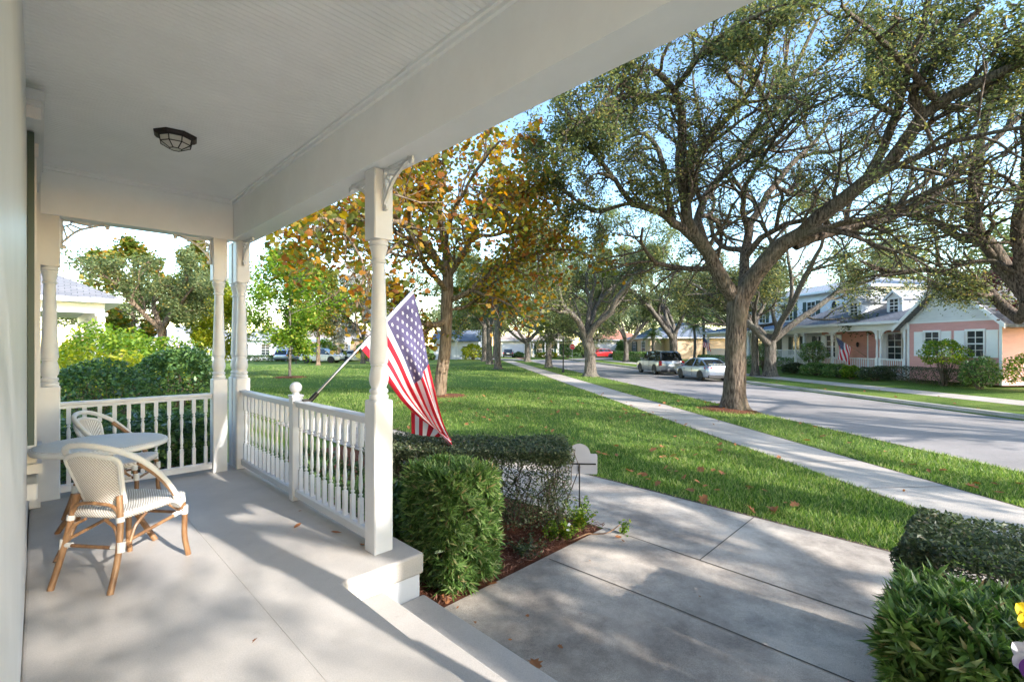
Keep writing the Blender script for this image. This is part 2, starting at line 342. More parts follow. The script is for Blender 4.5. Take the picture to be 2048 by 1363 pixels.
# eave and roof over it
m = MB(); m.box(1.875, 2.15, AE-0.4, 7.1, BT+0.34, BT+0.42); m.box(2.15, 2.19, AE-0.4, 7.12, BT+0.28, BT+0.5); m.build('eave', M['white'], house)
m = MB(); m.add([(2.3,AE-0.5,BT+0.5),(2.3,7.2,BT+0.5),(-1.5,7.2,BT+2.0),(-1.5,AE-0.5,BT+2.0),(2.3,AE-0.5,BT+0.56),(2.3,7.2,BT+0.56),(-1.5,7.2,BT+2.06),(-1.5,AE-0.5,BT+2.06)], [(0,1,2,3),(7,6,5,4),(0,4,5,1),(1,5,6,2),(2,6,7,3),(3,7,4,0)]); autouv(m.build('porch_roof', M['roofgrey'], house))
# house wall, lap siding as low steps
m = MB(); z = -0.55; vs = []; fs = []
k = 0
while z < CT+0.05:
    vs += [(-0.064, AE-3, z), (-0.064, 6.9, z), (-0.074, 6.9, z+0.16), (-0.074, AE-3, z+0.16)]; fs.append((4*k, 4*k+3, 4*k+2, 4*k+1))
    if k: fs.append((4*k-1, 4*k-2, 4*k+1, 4*k))
    z += 0.16; k += 1
m.add(vs, fs); m.box(-0.4, -0.08, AE-3, 6.9, -0.56, CT+0.3); m.build('house_wall', M['white'], house)
# skirting and corner board by the camera
MB().box(-0.072, -0.058, 0.5, 4.69, -0.001, CT-0.001).build('wall_panel', M['white'], house)
# window with casing, cap and green shutter
win = MB()
win.box(-0.07, -0.012, 5.02, 5.14, 0.62, 2.9).box(-0.07, -0.012, 5.96, 6.08, 0.62, 2.9)
win.box(-0.07, 0.0, 4.98, 6.12, 2.9, 2.999).box(-0.07, 0.012, 4.44, 6.16, 3.0, 3.08).box(-0.07, 0.018, 4.41, 6.18, 3.08, 3.11).box(-0.07, 0.028, 4.38, 6.2, 3.11, 3.17)
win.box(-0.07, 0.02, 4.96, 6.14, 0.55, 0.62)
w = win.build('window', M['white'], house)
MB().box(-0.068, -0.055, 5.14, 5.96, 0.62, 2.9).build('pane', M['glass'], w)
m = MB(); m.box(-0.06,-0.028, 5.14,5.19,0.62,2.9).box(-0.06,-0.028,5.91,5.96,0.62,2.9).box(-0.06,-0.028,5.19,5.91,1.74,1.80).box(-0.06,-0.028,5.19,5.91,0.62,0.68).box(-0.06,-0.028,5.19,5.91,2.84,2.9); m.build('sash', M['white'], w)
def shutter(y0, y1):
    m = MB(); x0, x1 = -0.056, -0.022; z0, z1 = 0.80, 2.99
    m.box(x0,x1,y0,y0+0.05,z0,z1).box(x0,x1,y1-0.05,y1,z0,z1)
    for za in (z0, 1.9, z1-0.08): m.box(x0,x1,y0+0.05,y1-0.05,za,za+0.08)
    z = z0+0.09
    while z < z1-0.1:
        if abs(z-1.9) > 0.09: m.add([(x0+0.004,y0+0.05,z+0.035),(x0+0.004,y1-0.05,z+0.035),(x1-0.004,y1-0.05,z),(x1-0.004,y0+0.05,z),(x0+0.004,y0+0.05,z+0.041),(x0+0.004,y1-0.05,z+0.041),(x1-0.004,y1-0.05,z+0.006),(x1-0.004,y0+0.05,z+0.006)],[(0,1,2,3),(7,6,5,4),(0,4,5,1),(3,2,6,7)])
        z += 0.045
    return m.build('shutter', M['green'], house)
shutter(4.70, 5.01)
MB().bbox(-0.07, -0.005, 4.70, 6.13, 0.42, 0.53).build('window_sill', M['white'], house)
MB().box(-0.063, 0.012, 6.16, 6.30, 0.003, CT-0.05).build('corner_board', M['white'], house)
# turned posts
def post_mb(w, zb=0.0, z1=1.10, z2=2.27, zt=None):
    zt = zt or BT-0.001; h = w/2; m = MB()
    m.bbox(-h, h, -h, h, zb, z1, 0.008)
    r = h*0.93
    p = [(r*0.80,z1-0.004),(r*0.98,z1+0.008),(r*1.0,z1+0.02),(r*0.97,z1+0.033),(r*0.82,z1+0.040),(r*0.84,z1+0.046),(r*0.95,z1+0.054),(r*0.97,z1+0.065),(r*0.93,z1+0.076),(r*0.78,z1+0.084),(r*0.76,z1+0.092),
         (r*0.90,z1+0.112),(r*1.0,z1+0.145),(r*1.0,z1+0.165),(r*0.92,z1+0.20),(r*0.80,z1+0.235),(r*0.75,z1+0.245),(r*0.86,z1+0.250),(r*0.86,z1+0.258),(r*0.84,z1+0.263),(r*0.93,z1+0.272),(r*0.97,z1+0.29),(r*0.95,z1+0.31),(r*0.90,z1+0.36),
         (r*0.64,z2-0.18),(r*0.63,z2-0.172),(r*0.78,z2-0.166),(r*0.80,z2-0.156),(r*0.76,z2-0.148),(r*0.68,z2-0.143),(r*0.72,z2-0.11),(r*0.84,z2-0.075),(r*0.95,z2-0.052),(r*0.84,z2-0.046),(r*0.98,z2-0.038),(r*1.0,z2-0.026),(r*0.95,z2-0.014),(r*0.85,z2+0.002)]
    m.lathe(p, 28, (0,0,0), cap=False)
    m.bbox(-h, h, -h, h, z2, zt, 0.008)
    return m
def bracket_mb(dirv, L=0.30, Hh=0.22, t=0.022, flip=1):
    # fan of spokes between two legs, under the beam; local: corner at origin, leg along dirv and down
    m = MB(); d = Vector(dirv); n = Vector((-d.y, d.x, 0)); z = Vector((0,0,-1))
    def bar(pts2, wd):
        for i in range(len(pts2)-1):
            a, b = pts2[i], pts2[i+1]; pa = d*a[0]+z*a[1]; pb = d*b[0]+z*b[1]
            q = (pb-pa).normalized(); s = q.cross(n).normalized()*wd/2; e = q*wd*0.25
            m.slab([pa-e-s-n*t/2, pb+e-s-n*t/2, pb+e+s-n*t/2, pa-e+s-n*t/2], n, t)
    bar([(0.0,0.011),(L+0.07,0.011)], 0.020); bar([(0.011,0.0),(0.011,Hh+0.07)], 0.020)
    arc = [(L*sin(q)*1.02+0.0, Hh*cos(q)*1.0) for q in np.linspace(0.05, pi/2-0.03, 9)]
    # outer brace is the shallow inward curve
    out = [((L+0.03)*(1-s)+0.0, (Hh+0.03)*s) for s in np.linspace(0,1,9)]
    out = [(x*(1-0.22*sin(pi*s)), y*(1-0.22*sin(pi*s))) for (x,y),s in zip(out, np.linspace(0,1,9))]
    bar(out, 0.020)
    inn = [(0.085*cos(q), 0.075*sin(q)) for q in np.linspace(0, pi/2, 6)]; bar(inn, 0.014)
    for q in (0.25, 0.62, 0.98, 1.32):
        a = (0.085*cos(q), 0.075*sin(q)); s = q/(pi/2); s = min(max(s,0),1)
        i = s*8; j = min(int(i),7); f = i-j; b = (out[j][0]*(1-f)+out[j+1][0]*f, out[j][1]*(1-f)+out[j+1][1]*f); bar([a,b], 0.016)
    for c in ((L+0.055, 0.028), (0.028, Hh+0.055)):
        pc = d*c[0]+z*c[1]; m.tube([pc-n*t/2, pc+n*t/2], 0.020, 12)
    return m
PW = 0.15
def post(b, a, brks, label=None):
    pm = post_mb(PW); pm.v = [(x+b, y+a, z) for (x,y,z) in pm.v]
    o = pm.build('porch_post', M['white'], house, smooth=True)
    if label: tag(o, label)
    for dv in brks:
        bm_ = bracket_mb(dv); off = Vector((b,a,BT-0.012 if dv[0]==0 else BT-0.027))+Vector(dv)*(PW/2+0.001)
        bm_.v = [tuple(Vector(p)+off) for p in bm_.v]; bm_.build('bracket', M['white'], o)
    return o
post(1.765, 3.135, [(0,1,0),(0,-1,0)], 'near turned porch post beside the flag')
post(1.765, 6.455, [(0,-1,0)])
post(1.765, 6.66, [])
post(1.52, 6.455, [(-1,0,0)])
post(0.075, 6.455, [(1,0,0)])
post(1.765, -0.25, [(0,1,0),(0,-1,0)])
post(1.765, AE+0.1, []); 
# railings
def baluster_mb(p, z0=0.115, z1=0.905, w=0.034):
    m = MB(); h = w/2; x, y = p
    m.box(x-h,x+h,y-h,y+h,z0,z0+0.20); m.box(x-h,x+h,y-h,y+h,z1-0.19,z1)
    a = z0+0.20; b = z1-0.19; L = b-a
    pr = [(h*0.9,0),(h*0.55,0.03),(h*0.95,0.05),(h*0.95,0.07),(h*0.55,0.09),(h*0.95,0.17),(h*1.0,0.25),(h*0.85,0.38),(h*0.62,0.50),(h*0.85,0.62),(h*1.0,0.74),(h*0.95,0.82),(h*0.55,0.91),(h*0.95,0.93),(h*0.95,0.95),(h*0.55,0.97),(h*0.9,1.0)]
    m.lathe([(r, a+t*L) for r, t in pr], 10, (x,y,0), cap=False); return m
def railing(p0, p1, n, label, zt=0.97):
    p0 = Vector((*p0,0)); p1 = Vector((*p1,0)); d = (p1-p0); L = d.length; d.normalize(); nn = Vector((-d.y,d.x,0))
    def rail(prof):
        m = MB(); k = len(prof)
        vs = [p0+nn*x+Vector((0,0,z)) for x,z in prof]+[p1+nn*x+Vector((0,0,z)) for x,z in prof]
        m.add(vs, [tuple(range(k)), tuple(range(2*k-1,k-1,-1))]+[(i,k+i,k+(i+1)%k,(i+1)%k) for i in range(k)]); return m
    top = rail([(-0.020,zt-0.065),(0.020,zt-0.065),(0.022,zt-0.035),(0.040,zt-0.028),(0.042,zt-0.008),(0.030,zt),(-0.030,zt),(-0.042,zt-0.008),(-0.040,zt-0.028),(-0.022,zt-0.035)]).build('railing', M['white'], house)
    tag(top, label)
    rail([(-0.030,0.045),(0.030,0.045),(0.030,0.105),(0.020,0.118),(-0.020,0.118),(-0.030,0.105)]).build('bottom_rail', M['white'], top)
    for i in range(n):
        q = p0+d*(L*(i+0.5)/n); baluster_mb((q.x,q.y)).build('baluster', M['white'], top, smooth=True)
railing((1.765,3.212),(1.765,4.67), 11, 'white side railing between the near post and the ball newel')
railing((1.765,4.768),(1.765,6.378), 12, 'white side railing between the ball newel and the corner posts', 0.955)
railing((0.152,6.455),(1.443,6.455), 11, 'white railing across the far end of the porch', 0.935)
m = MB(); m.bbox(1.715,1.815,4.67,4.768,0.003,1.0,0.006); m.bbox(1.708,1.822,4.663,4.775,1.0,1.02,0.004)
m.lathe([(0.03,1.018),(0.034,1.03),(0.022,1.04)]+[(0.055*sin(q)+1e-3, 1.088-0.055*cos(q)) for q in np.linspace(0.42,pi,10)], 20, (1.765,4.719,0)); m.build('newel_post', M['white'], house, smooth=True)
# ================================================================= ceiling lamp
lamp = thing('ceiling_light', 'octagonal bronze lantern light with frosted panes fixed to the porch ceiling', 'ceiling light', pw(0.80,4.72,CT-0.001), TH+0.2)
m = MB(); m.lathe([(0.157,0),(0.157,-0.010),(0.142,-0.026),(0.121,-0.032)], 8); m.build('base', M['bronze'], lamp)
t = NT('frosted_glass'); t.col((0.62,0.58,0.53,1)); t.set(0.35,0,0.5); M['frost'] = t.m
R = [(0.115,-0.030),(0.107,-0.075),(0.042,-0.112)]
m = MB(); m.lathe(R, 8); m.build('shade', M['frost'], lamp)
m = MB()
for i in range(8):
    q = 2*pi*i/8; pts = [(r*1.02*cos(q), r*1.02*sin(q), z) for r, z in R]; m.tube(pts, 0.0045, 5)
for r, z in R[1:]: m.tube([(r*1.02*cos(2*pi*i/8), r*1.02*sin(2*pi*i/8), z) for i in range(9)], 0.0045, 5)
m.build('cage', M['bronze'], lamp)
# ================================================================= rattan chairs
def arc3(pts, n=8):                    # smooth Catmull-Rom through points
    P = [Vector(p) for p in pts]; P = [P[0]*2-P[1]]+P+[P[-1]*2-P[-2]]; out = []
    for i in range(1, len(P)-2):
        for k in range(n):
            s = k/n; a,b,c,d = P[i-1],P[i],P[i+1],P[i+2]
            out.append(0.5*((2*b)+(c-a)*s+(2*a-5*b+4*c-d)*s*s+(3*b-a-3*c+d)*s*s*s))
    out.append(P[-2]); return out
def make_chair(name, label, loc, rz):
    t = thing(name, label, 'chair', loc, rz, 'rattan bistro chairs on the porch')
    # seat: rounded woven pad, local y forward
    def ring(z, k):
        return [(x*k, y*k+0.02*(1-k), z) for x, y in ((-0.17,-0.21),(0.17,-0.21),(0.20,-0.18),(0.235,0.0),(0.25,0.16),(0.22,0.225),(0.12,0.25),(-0.12,0.25),(-0.22,0.225),(-0.25,0.16),(-0.235,0.0),(-0.20,-0.18))]
    m = MB(); vs = []
    lv = [(0.425,0.93),(0.418,1.0),(0.44,1.02),(0.458,0.99),(0.462,0.90),(0.455,0.5)]
    for z,k in lv: vs += ring(z,k)
    n = 12; fs = [tuple(range(n-1,-1,-1)), tuple((len(lv)-1)*n+i for i in range(n))]
    for r in range(len(lv)-1): fs += [(r*n+i, r*n+(i+1)%n, (r+1)*n+(i+1)%n, (r+1)*n+i) for i in range(n)]
    m.add(vs, fs); o = m.build('seat', M['weave'], t, smooth='all')
    # back panel, slightly curved
    def bp(s, q, off=0.0):
        w = 0.135+0.045*q; x = (s*2-1)*w; z = 0.50+0.335*q-(0.055*q*(2*s-1)**2); y = -0.20-0.085*q+0.05*((2*s-1)**2)
        return (x, y+off, z)
    m = MB(); m.grid(lambda s,q: bp(s,q,0.006), 12, 8); k0=len(m.v); m.grid(lambda s,q: bp(1-s,q,-0.006), 12, 8); m.build('backrest', M['weave'], t, smooth='all')
    fr = MB(); path = [bp(0,0),bp(0,.5),bp(0,1),bp(.25,1),bp(.5,1),bp(.75,1),bp(1,1),bp(1,.5),bp(1,0)]
    fr.tube(arc3(path,4), 0.016, 8); fr.tube([bp(0,0),bp(.5,0),bp(1,0)], 0.014, 8)
    fr.build('back_frame', M['wrap'], t, smooth=True)
    # hoop arms: from the crown of the back sweeping down to the seat front
    hoop = [(0.262,0.135,0.40),(0.275,0.06,0.53),(0.272,-0.05,0.67),(0.245,-0.17,0.79),(0.15,-0.265,0.865),(0,-0.295,0.89)]
    full = hoop + [(-x,y,z) for x,y,z in hoop[-2::-1]]
    m = MB(); m.tube(arc3(full,6), 0.019, 10); m.build('arm_wrap', M['wrap'], t, smooth=True)
    for sx in (1,-1):
        m = MB(); m.tube(arc3([(sx*(x-0.004),y+0.018,z-0.030) for x,y,z in hoop[:4]],6), 0.019, 10); m.build('armrest', M['cane'], t, smooth=True)
    for sx in (1,-1):
        m = MB(); m.tube(arc3([(sx*0.215,0.20,0.43),(sx*0.222,0.225,0.30),(sx*0.222,0.225,0.14),(sx*0.235,0.245,0.0)],4), 0.018, 10); m.build('leg', M['cane'], t, smooth=True)
        m = MB(); m.tube(arc3([(sx*0.150,-0.20,0.56),(sx*0.175,-0.215,0.40),(sx*0.195,-0.25,0.20),(sx*0.205,-0.31,0.0)],4), 0.018, 10); m.build('leg', M['cane'], t, smooth=True)
    m = MB()
    m.tube([(0.20,-0.235,0.27),(0.222,0.225,0.33)],0.011,7).tube([(-0.20,-0.235,0.27),(-0.222,0.225,0.33)],0.011,7)
    m.tube([(-0.195,-0.24,0.25),(0.195,-0.24,0.25)],0.011,7).tube([(-0.222,0.222,0.31),(0.222,0.222,0.31)],0.011,7)
    for sx in (1,-1):
        m.tube(arc3([(sx*0.19,-0.24,0.26),(sx*0.15,-0.225,0.36),(sx*0.07,-0.215,0.41)],5),0.010,7)
        m.tube(arc3([(sx*0.165,-0.21,0.44),(sx*0.12,-0.22,0.50),(sx*0.0,-0.225,0.515)],5),0.011,7)
        m.tube(arc3([(sx*0.215,-0.19,0.27),(sx*0.215,-0.15,0.36),(sx*0.22,-0.08,0.415)],5),0.010,7)
        m.tube(arc3([(sx*0.222,0.20,0.32),(sx*0.220,0.13,0.38),(sx*0.22,0.09,0.415)],5),0.010,7)
    m.build('stretcher', M['cane'], t, smooth=True)
    m = MB()
    for sx in (1,-1):
        for (p,q) in (((0.200,-0.238,0.225),(0.199,-0.232,0.285)),((0.176,-0.216,0.40),(0.172,-0.214,0.43)),((0.222,0.224,0.30),(0.222,0.224,0.36)),((0.217,0.21,0.39),(0.215,0.205,0.435))):
            MB().tube([(sx*p[0],p[1],p[2]),(sx*q[0],q[1],q[2])], 0.0225, 10).build('binding', M['wrap'], t, smooth=True)
        MB().tube([(sx*0.262,0.10,0.405),(sx*0.262,0.13,0.43)],0.036,8).build('binding', M['wrap'], t, smooth=True)
        MB().tube([(sx*0.18,-0.238,0.252),(sx*0.14,-0.238,0.252)],0.0155,8).build('binding', M['wrap'], t, smooth=True)
        MB().tube([(sx*0.222,0.19,0.328),(sx*0.22,0.13,0.321)],0.0155,8).build('binding', M['wrap'], t, smooth=True)
    return t
make_chair('rattan_chair', 'woven cream rattan chair with honey cane legs, nearest the camera', pw(0.42,4.06,0.0), TH+math.atan2(-0.415,0.325)+0.0)
make_chair('rattan_chair', 'woven rattan chair mostly hidden behind the round table', pw(0.52,5.62,0.0), TH+math.atan2(-0.75,-0.40))
# round table
tb = thing('bistro_table', 'round woven top bistro table with splayed cane legs between the two chairs', 'table', pw(0.355,4.86,0.0), TH)
m = MB(); m.lathe([(0.34,0.700),(0.385,0.704),(0.400,0.715),(0.400,0.737),(0.392,0.746),(0.37,0.748),(0.001,0.748)], 48, cap=True); m.build('tabletop', M['weave'], tb, smooth=True)
m = MB(); m.tube([(0.393*cos(2*pi*i/48),0.393*sin(2*pi*i/48),0.722) for i in range(49)],0.021,8); m.build('rim', M['wrap'], tb, smooth='all')
for (x,y) in ((-0.27,-0.33),(0.28,-0.36),(-0.25,0.36),(0.28,0.33)):
    m = MB(); m.tube([(-x*0.25,-y*0.25,0.70),(x,y,0.0)], 0.020, 10); m.build('leg', M['cane'], tb, smooth=True)
m = MB(); m.tube([(0.13*cos(2*pi*i/20),0.13*sin(2*pi*i/20),0.30) for i in range(21)],0.011,7); m.tube([(0.12,0.1,0.64),(0.26,0.22,0.69)],0.018,8); m.build('stretcher', M['cane'], tb, smooth=True)
# ================================================================= flag on its pole
fl = thing('house_flag', 'large american flag hanging from an angled pole on the porch railing', 'flag', pw(1.80,4.52,0.95), TH)
m = MB(); m.tube([(0,0,0.0),(1.20,0,1.20)], 0.0135, 12); m.build('pole', M['alu'], fl, smooth=True)
m = MB(); m.box(-0.045,-0.001,-0.03,0.03,-0.05,0.04); m.tube([(-0.02,0,-0.02),(0.09,0,0.09)],0.023,12); m.build('bracket', M['black'], fl, smooth=True)
m = MB(); m.ball((1.215,0,1.215),0.026,12,8); m.build('finial', M['white'], fl, smooth='all')
def flagpts():
    # image-guided real cloth: hoist along the pole, fly hanging; returns fn(s hoist 0 top..1, t fly 0..1) in the local frame of fl
    inv = fl.matrix_basis.inverted()
    top = [(827,590,5.22),(846,655,5.16),(858,722,5.10),(872,785,5.08),(886,835,5.05),(901,874,5.02)]
    bot = [(722,694,4.86),(765,750,4.88),(800,798,4.90),(835,832,4.93),(868,856,4.97),(900,876,5.01)]
    T = [inv @ px(*p) for p in top]; B = [inv @ px(*p) for p in bot]
    T[0] = Vector((1.17,0,1.17)); B[0] = Vector((0.53,0,0.53))
    Tc = arc3(T, 8); Bc = arc3(B, 8)
    n = len(Tc)-1
    def f(s, t):
        x = t*n; i = min(int(x), n-1); q = x-i
        a = Tc[i]*(1-q)+Tc[i+1]*q; b = Bc[i]*(1-q)+Bc[i+1]*q
        p = a*(1-s)+b*s; k = min(1, t*2.2)
        wob = 0.055*sin(s*10.5+t*2.0)*k+0.025*sin(s*23+t*5+1)*k+0.02*sin(t*9+s*3)*k
        sag = sin(pi*s)*t
        return p+Vector((0.35*wob, wob+0.02*sag, 0.0-0.09*sag*(t**1.5)))
    return f
ff = flagpts()
def flagmat(name, c):
    t = NT(name); t.col((*c,1)); t.set(0.8,0,0.1); tr = t.n('ShaderNodeBsdfTranslucent'); tr.inputs[0].default_value = (*c,1); mx = t.n('ShaderNodeMixShader'); mx.inputs[0].default_value = 0.3
    t.l(t.b.outputs[0], mx.inputs[1]); t.l(tr.outputs[0], mx.inputs[2]); t.l(mx.outputs[0], t.out.inputs[0])
    w = t.n('ShaderNodeTexWave'); w.inputs['Scale'].default_value=160; t.l(t.tc.outputs['Object'], w.inputs[0]); t.bump(w.outputs['Fac'],0.1,0.001); return t.m
FM = [flagmat('flag_red',(0.62,0.03,0.05)), flagmat('flag_white',(0.80,0.78,0.80)), flagmat('flag_canton',(0.115,0.10,0.19))]
m = MB(); NV = 78; NU = 120
vs = [ff(j/NV, i/NU) for j in range(NV+1) for i in range(NU+1)]
m.v = [tuple(p) for p in vs]
for j in range(NV):
    for i in range(NU):
        st = j//6; m.f.append((j*(NU+1)+i, j*(NU+1)+i+1, (j+1)*(NU+1)+i+1, (j+1)*(NU+1)+i))
        if i < 2: k = 1
        elif i < 50 and st < 7: k = 2
        else: k = 0 if st % 2 == 0 else 1
        m.m.append(k)
fo = m.build('flag', FM, fl, smooth='all')
m = MB(); inv = fl.matrix_basis.inverted(); FB = len(fo.data.vertices)
# the lower fly corner folded back under the edge
def fold(s, t):
    a = [(822,822,5.02),(846,838,5.0),(880,862,5.02),(899,875,5.03)]; b = [(823,866,5.12),(845,871,5.10),(868,872,5.08),(899,876,5.05)]
    x = t*3; i = min(int(x),2); q = x-i; A_ = [a[i][k]*(1-q)+a[i+1][k]*q for k in range(3)]; B_ = [b[i][k]*(1-q)+b[i+1][k]*q for k in range(3)]
    p = [A_[k]*(1-s)+B_[k]*s for k in range(3)]; return inv @ px(p[0], p[1], p[2]+0.03+0.03*sin(t*14))
fm_ = MB(); fm_.v = [tuple(fold(j/12, i/45)) for j in range(13) for i in range(46)]
for j in range(12):
    for i in range(45): fm_.f.append((j*46+i, j*46+i+1, (j+1)*46+i+1, (j+1)*46+i)); fm_.m.append(0 if (i//5)%2==0 else 1)
fm_.build('folded_corner', FM, fo, smooth='all')
m = MB()
for r in range(9):
    for c in range(6 if r%2==0 else 5):
        cs = (r+1)/10*(7/13); ct = 0.016+((2*c+1) if r%2==0 else (2*c+2))/12*0.40
        for side in (1,-1):
            pts = []
            for k in range(10):
                q = 2*pi*k/10; rad = 0.019 if k%2==0 else 0.0085
                p = ff(cs+rad*cos(q)*1.1/0.95, ct+rad*sin(q)*1.1/1.5); e = 0.01
                du = ff(cs+e,ct)-ff(cs,ct); dv = ff(cs,ct+e)-ff(cs,ct); nrm = du.cross(dv).normalized()*side*0.0025
                pts.append(p+nrm)
            c0 = ff(cs,ct)+nrm
            m.add([c0]+pts, [(0,k+1,(k+1)%10+1) for k in range(10)])
m.build('stars', FM[1], fo)
# ================================================================= GROUND, STREET, WALKS
def strip(name, x0, x1, y0, y1, mat, dz=0.004, n=80, kind='structure'):
    xs = [x0]+[float(k) for k in GX if x0 < k < x1]+[x1]; vs = []; fs = []
    for j in range(n+1):
        y = y0+(y1-y0)*j/n
        for x in xs: vs.append(tuple(sw(x, y, float(np.interp(x, GX, GZ))+dz)))
    w = len(xs)
    fs = [(j*w+i, j*w+i+1, (j+1)*w+i+1, (j+1)*w+i) for j in range(n) for i in range(w-1)]
    o = MB().add(vs, fs).build(name, mat); o['kind'] = kind; return o
strip('ground', -500, 500, -300, 1500, M['lawn'], 0.0, 4)
YE = 66.0
strip('road', 9.725, 17.345, -60, YE+8.0, M['asphalt'], 0.004, 90)
strip('side_street', -120, 9.72, YE, YE+8, M['asphalt'], 0.010, 8)
strip('side_street', 17.36, 120, YE, YE+8, M['asphalt'], 0.010, 8)
for (a, b, nm) in ((9.55, 9.715, 'near_kerb'), (17.355, 17.60, 'far_kerb')):
    strip(nm, a, b, -60, YE, M['kerb'], 0.006, 60)
strip('gutter', 16.95, 17.343, -60, YE, M['kerb'], 0.008, 60)
strip('sidewalk', 5.82, 7.22, -30, YE-3.0, M['sidewalk'], 0.006, 60)
strip('far_sidewalk', 19.6, 21.0, -60, YE-3, M['sidewalk'], 0.006, 60)
t = NT('joint_line'); t.col((0.075,0.065,0.055)); t.set(0.95); M['joint'] = t.m
m = MB()
for k in range(-8, 40):
    y = k*1.55
    for (x0, x1) in ((5.82,7.22),(19.6,21.0)):
        p = [sw(x0,y,float(np.interp(x0,GX,GZ))+0.009), sw(x1,y,float(np.interp(x1,GX,GZ))+0.009), sw(x1,y+0.012,float(np.interp(x1,GX,GZ))+0.009), sw(x0,y+0.012,float(np.interp(x0,GX,GZ))+0.009)]
        m.quad(*p)
m.build('sidewalk_joints', M['joint'])['kind'] = 'structure'
# front walk in the porch frame: slabs drape on the ground
def pslab(name, poly, mat, dz, kind='structure', sub=10):
    # poly = (b0,b1,a0,a1)
    b0,b1,a0,a1 = poly; m = MB()
    def fn(s,t):
        p = pw(b0+(b1-b0)*s, a0+(a1-a0)*t); return (p.x, p.y, max(-1.95, gz(p.x,p.y)) if False else wz(p.x,p.y)+dz)
    m.grid(fn, sub, sub); o = m.build(name, mat); o['kind'] = kind; return o
def wz(X, Y): return gz(X, Y)
pslab('front_walk', (1.975, 4.27, -6, 2.85), M['concrete'], 0.016)
pslab('cross_walk', (4.28, 5.88, -9, 13.0), M['concrete'], 0.014, sub=16)

m = MB()
def jl(b0,a0,b1,a1,w=0.011,dz=0.020,n=6):
    d = Vector((b1-b0,a1-a0,0)).normalized(); nn = Vector((-d.y,d.x,0))*w/2
    for i in range(n):
        q = []
        for (s, sg) in ((i/n,-1),((i+1)/n,-1),((i+1)/n,1),(i/n,1)):
            b = b0+(b1-b0)*s+nn.x*sg; a = a0+(a1-a0)*s+nn.y*sg; p = pw(b,a); q.append((p.x,p.y,wz(p.x,p.y)+dz))
        m.quad(*q)
jl(3.30,2.80,3.50,-4); jl(4.275,2.85,4.275,-6,0.014); jl(4.28,1.82,5.88,1.86,dz=0.018); jl(4.28,4.6,5.88,4.6,dz=0.018); jl(4.28,7.4,5.88,7.4,dz=0.018); jl(1.98,0.9,4.27,0.9) if False else None; jl(4.28,-0.9,5.88,-0.9,dz=0.018)
m.build('walk_joints', M['joint'])['kind'] = 'structure'
t = NT('soil_edge'); nn_=t.noise(40,5); t.col(t.ramp(nn_,[(.4,(.05,.032,.02)),(.65,(.16,.10,.06))])); t.set(.95); M['soil']=t.m
for (x0,x1) in ((5.775,5.822),(7.218,7.26),(9.50,9.552)): strip('soil_edge',x0,x1,-10,45,M['soil'],0.005,60)
pslab('soil_edge',(5.878,5.945,-9,13.0),M['soil'],0.013,sub=16)
def mulch_bed(name, b0, b1, a0, a1, seed=1, hump=0.05):
    r = vnoise(seed); m = MB()
    def fn(s,t):
        b = b0+(b1-b0)*s; a = a0+(a1-a0)*t; e = min(s,1-s,t,1-t); b += 0.03*r(a*3)*(1 if s>0.5 else 0); a += 0.03*r(b*4)*(1 if t<0.5 else 0)
        p = pw(b,a); return (p.x,p.y,wz(p.x,p.y)+0.008+hump*min(1,e*8)+0.010*r(b*7+a*5))
    m.grid(fn, 30, 40); o = m.build(name, M['mulch']); o['kind'] = 'structure'; return o
mulch_bed('mulch_bed', 1.93, 4.26, 2.82, 9.0, 2)
mulch_bed('mulch_bed', -1.0, 1.95, 6.84, 9.6, 3)
mulch_bed('mulch_bed', 1.98, 4.26, -3.5, 0.30, 4) 
rng = np.random.RandomState(7)
def leaves_np(c, L, aspect, rng, up=0.3, k=4, fold=0.0, dirs=None):
    n = len(c); nrm = rng.normal(size=(n,3)); nrm /= np.linalg.norm(nrm,axis=1,keepdims=True); nrm[:,2] = np.abs(nrm[:,2])+up; nrm /= np.linalg.norm(nrm,axis=1,keepdims=True)
    d = rng.normal(size=(n,3)) if dirs is None else dirs+rng.normal(size=(n,3))*0.25
    d -= nrm*np.sum(d*nrm,axis=1,keepdims=True); d /= np.linalg.norm(d,axis=1,keepdims=True)+1e-9
    s = np.cross(nrm,d); Ls = (L*(0.65+0.7*rng.rand(n)))[:,None]
    if k == 4: sh = [(-0.5,0),(0.05,0.5),(0.5,0),(0.05,-0.5)]
    elif k == 6: sh = [(-0.5,0),(-0.2,0.42),(0.2,0.45),(0.5,0),(0.2,-0.45),(-0.2,-0.42)]
    else: sh = [(-0.5,0),(-0.38,0.30),(-0.05,0.55),(0.08,0.26),(0.28,0.36),(0.55,0.0),(0.28,-0.36),(0.08,-0.26),(-0.05,-0.55),(-0.38,-0.30)]
    V = np.stack([c+d*(Ls*x)+s*(Ls*aspect*y)+nrm*(Ls*fold*abs(y)) for x,y in sh], axis=1).reshape(-1,3)
    Q = np.arange(n*len(sh)).reshape(n,-1); return V, Q
# mulch chips
n = 9000; bb = rng.rand(n)*2.30+1.95; aa = 2.84+rng.rand(n)**1.5*5
P = np.array([[*pw(b,a)[:2]] for b,a in zip(bb,aa)]); zz = np.array([gz(x,y) for x,y in P])+0.055+rng.rand(n)*0.02
V,Q = leaves_np(np.c_[P,zz], 0.05, 0.16, rng, 1.2); np_mesh('mulch_chips', V, Q, M['mulchchip'])['kind'] = 'stuff'
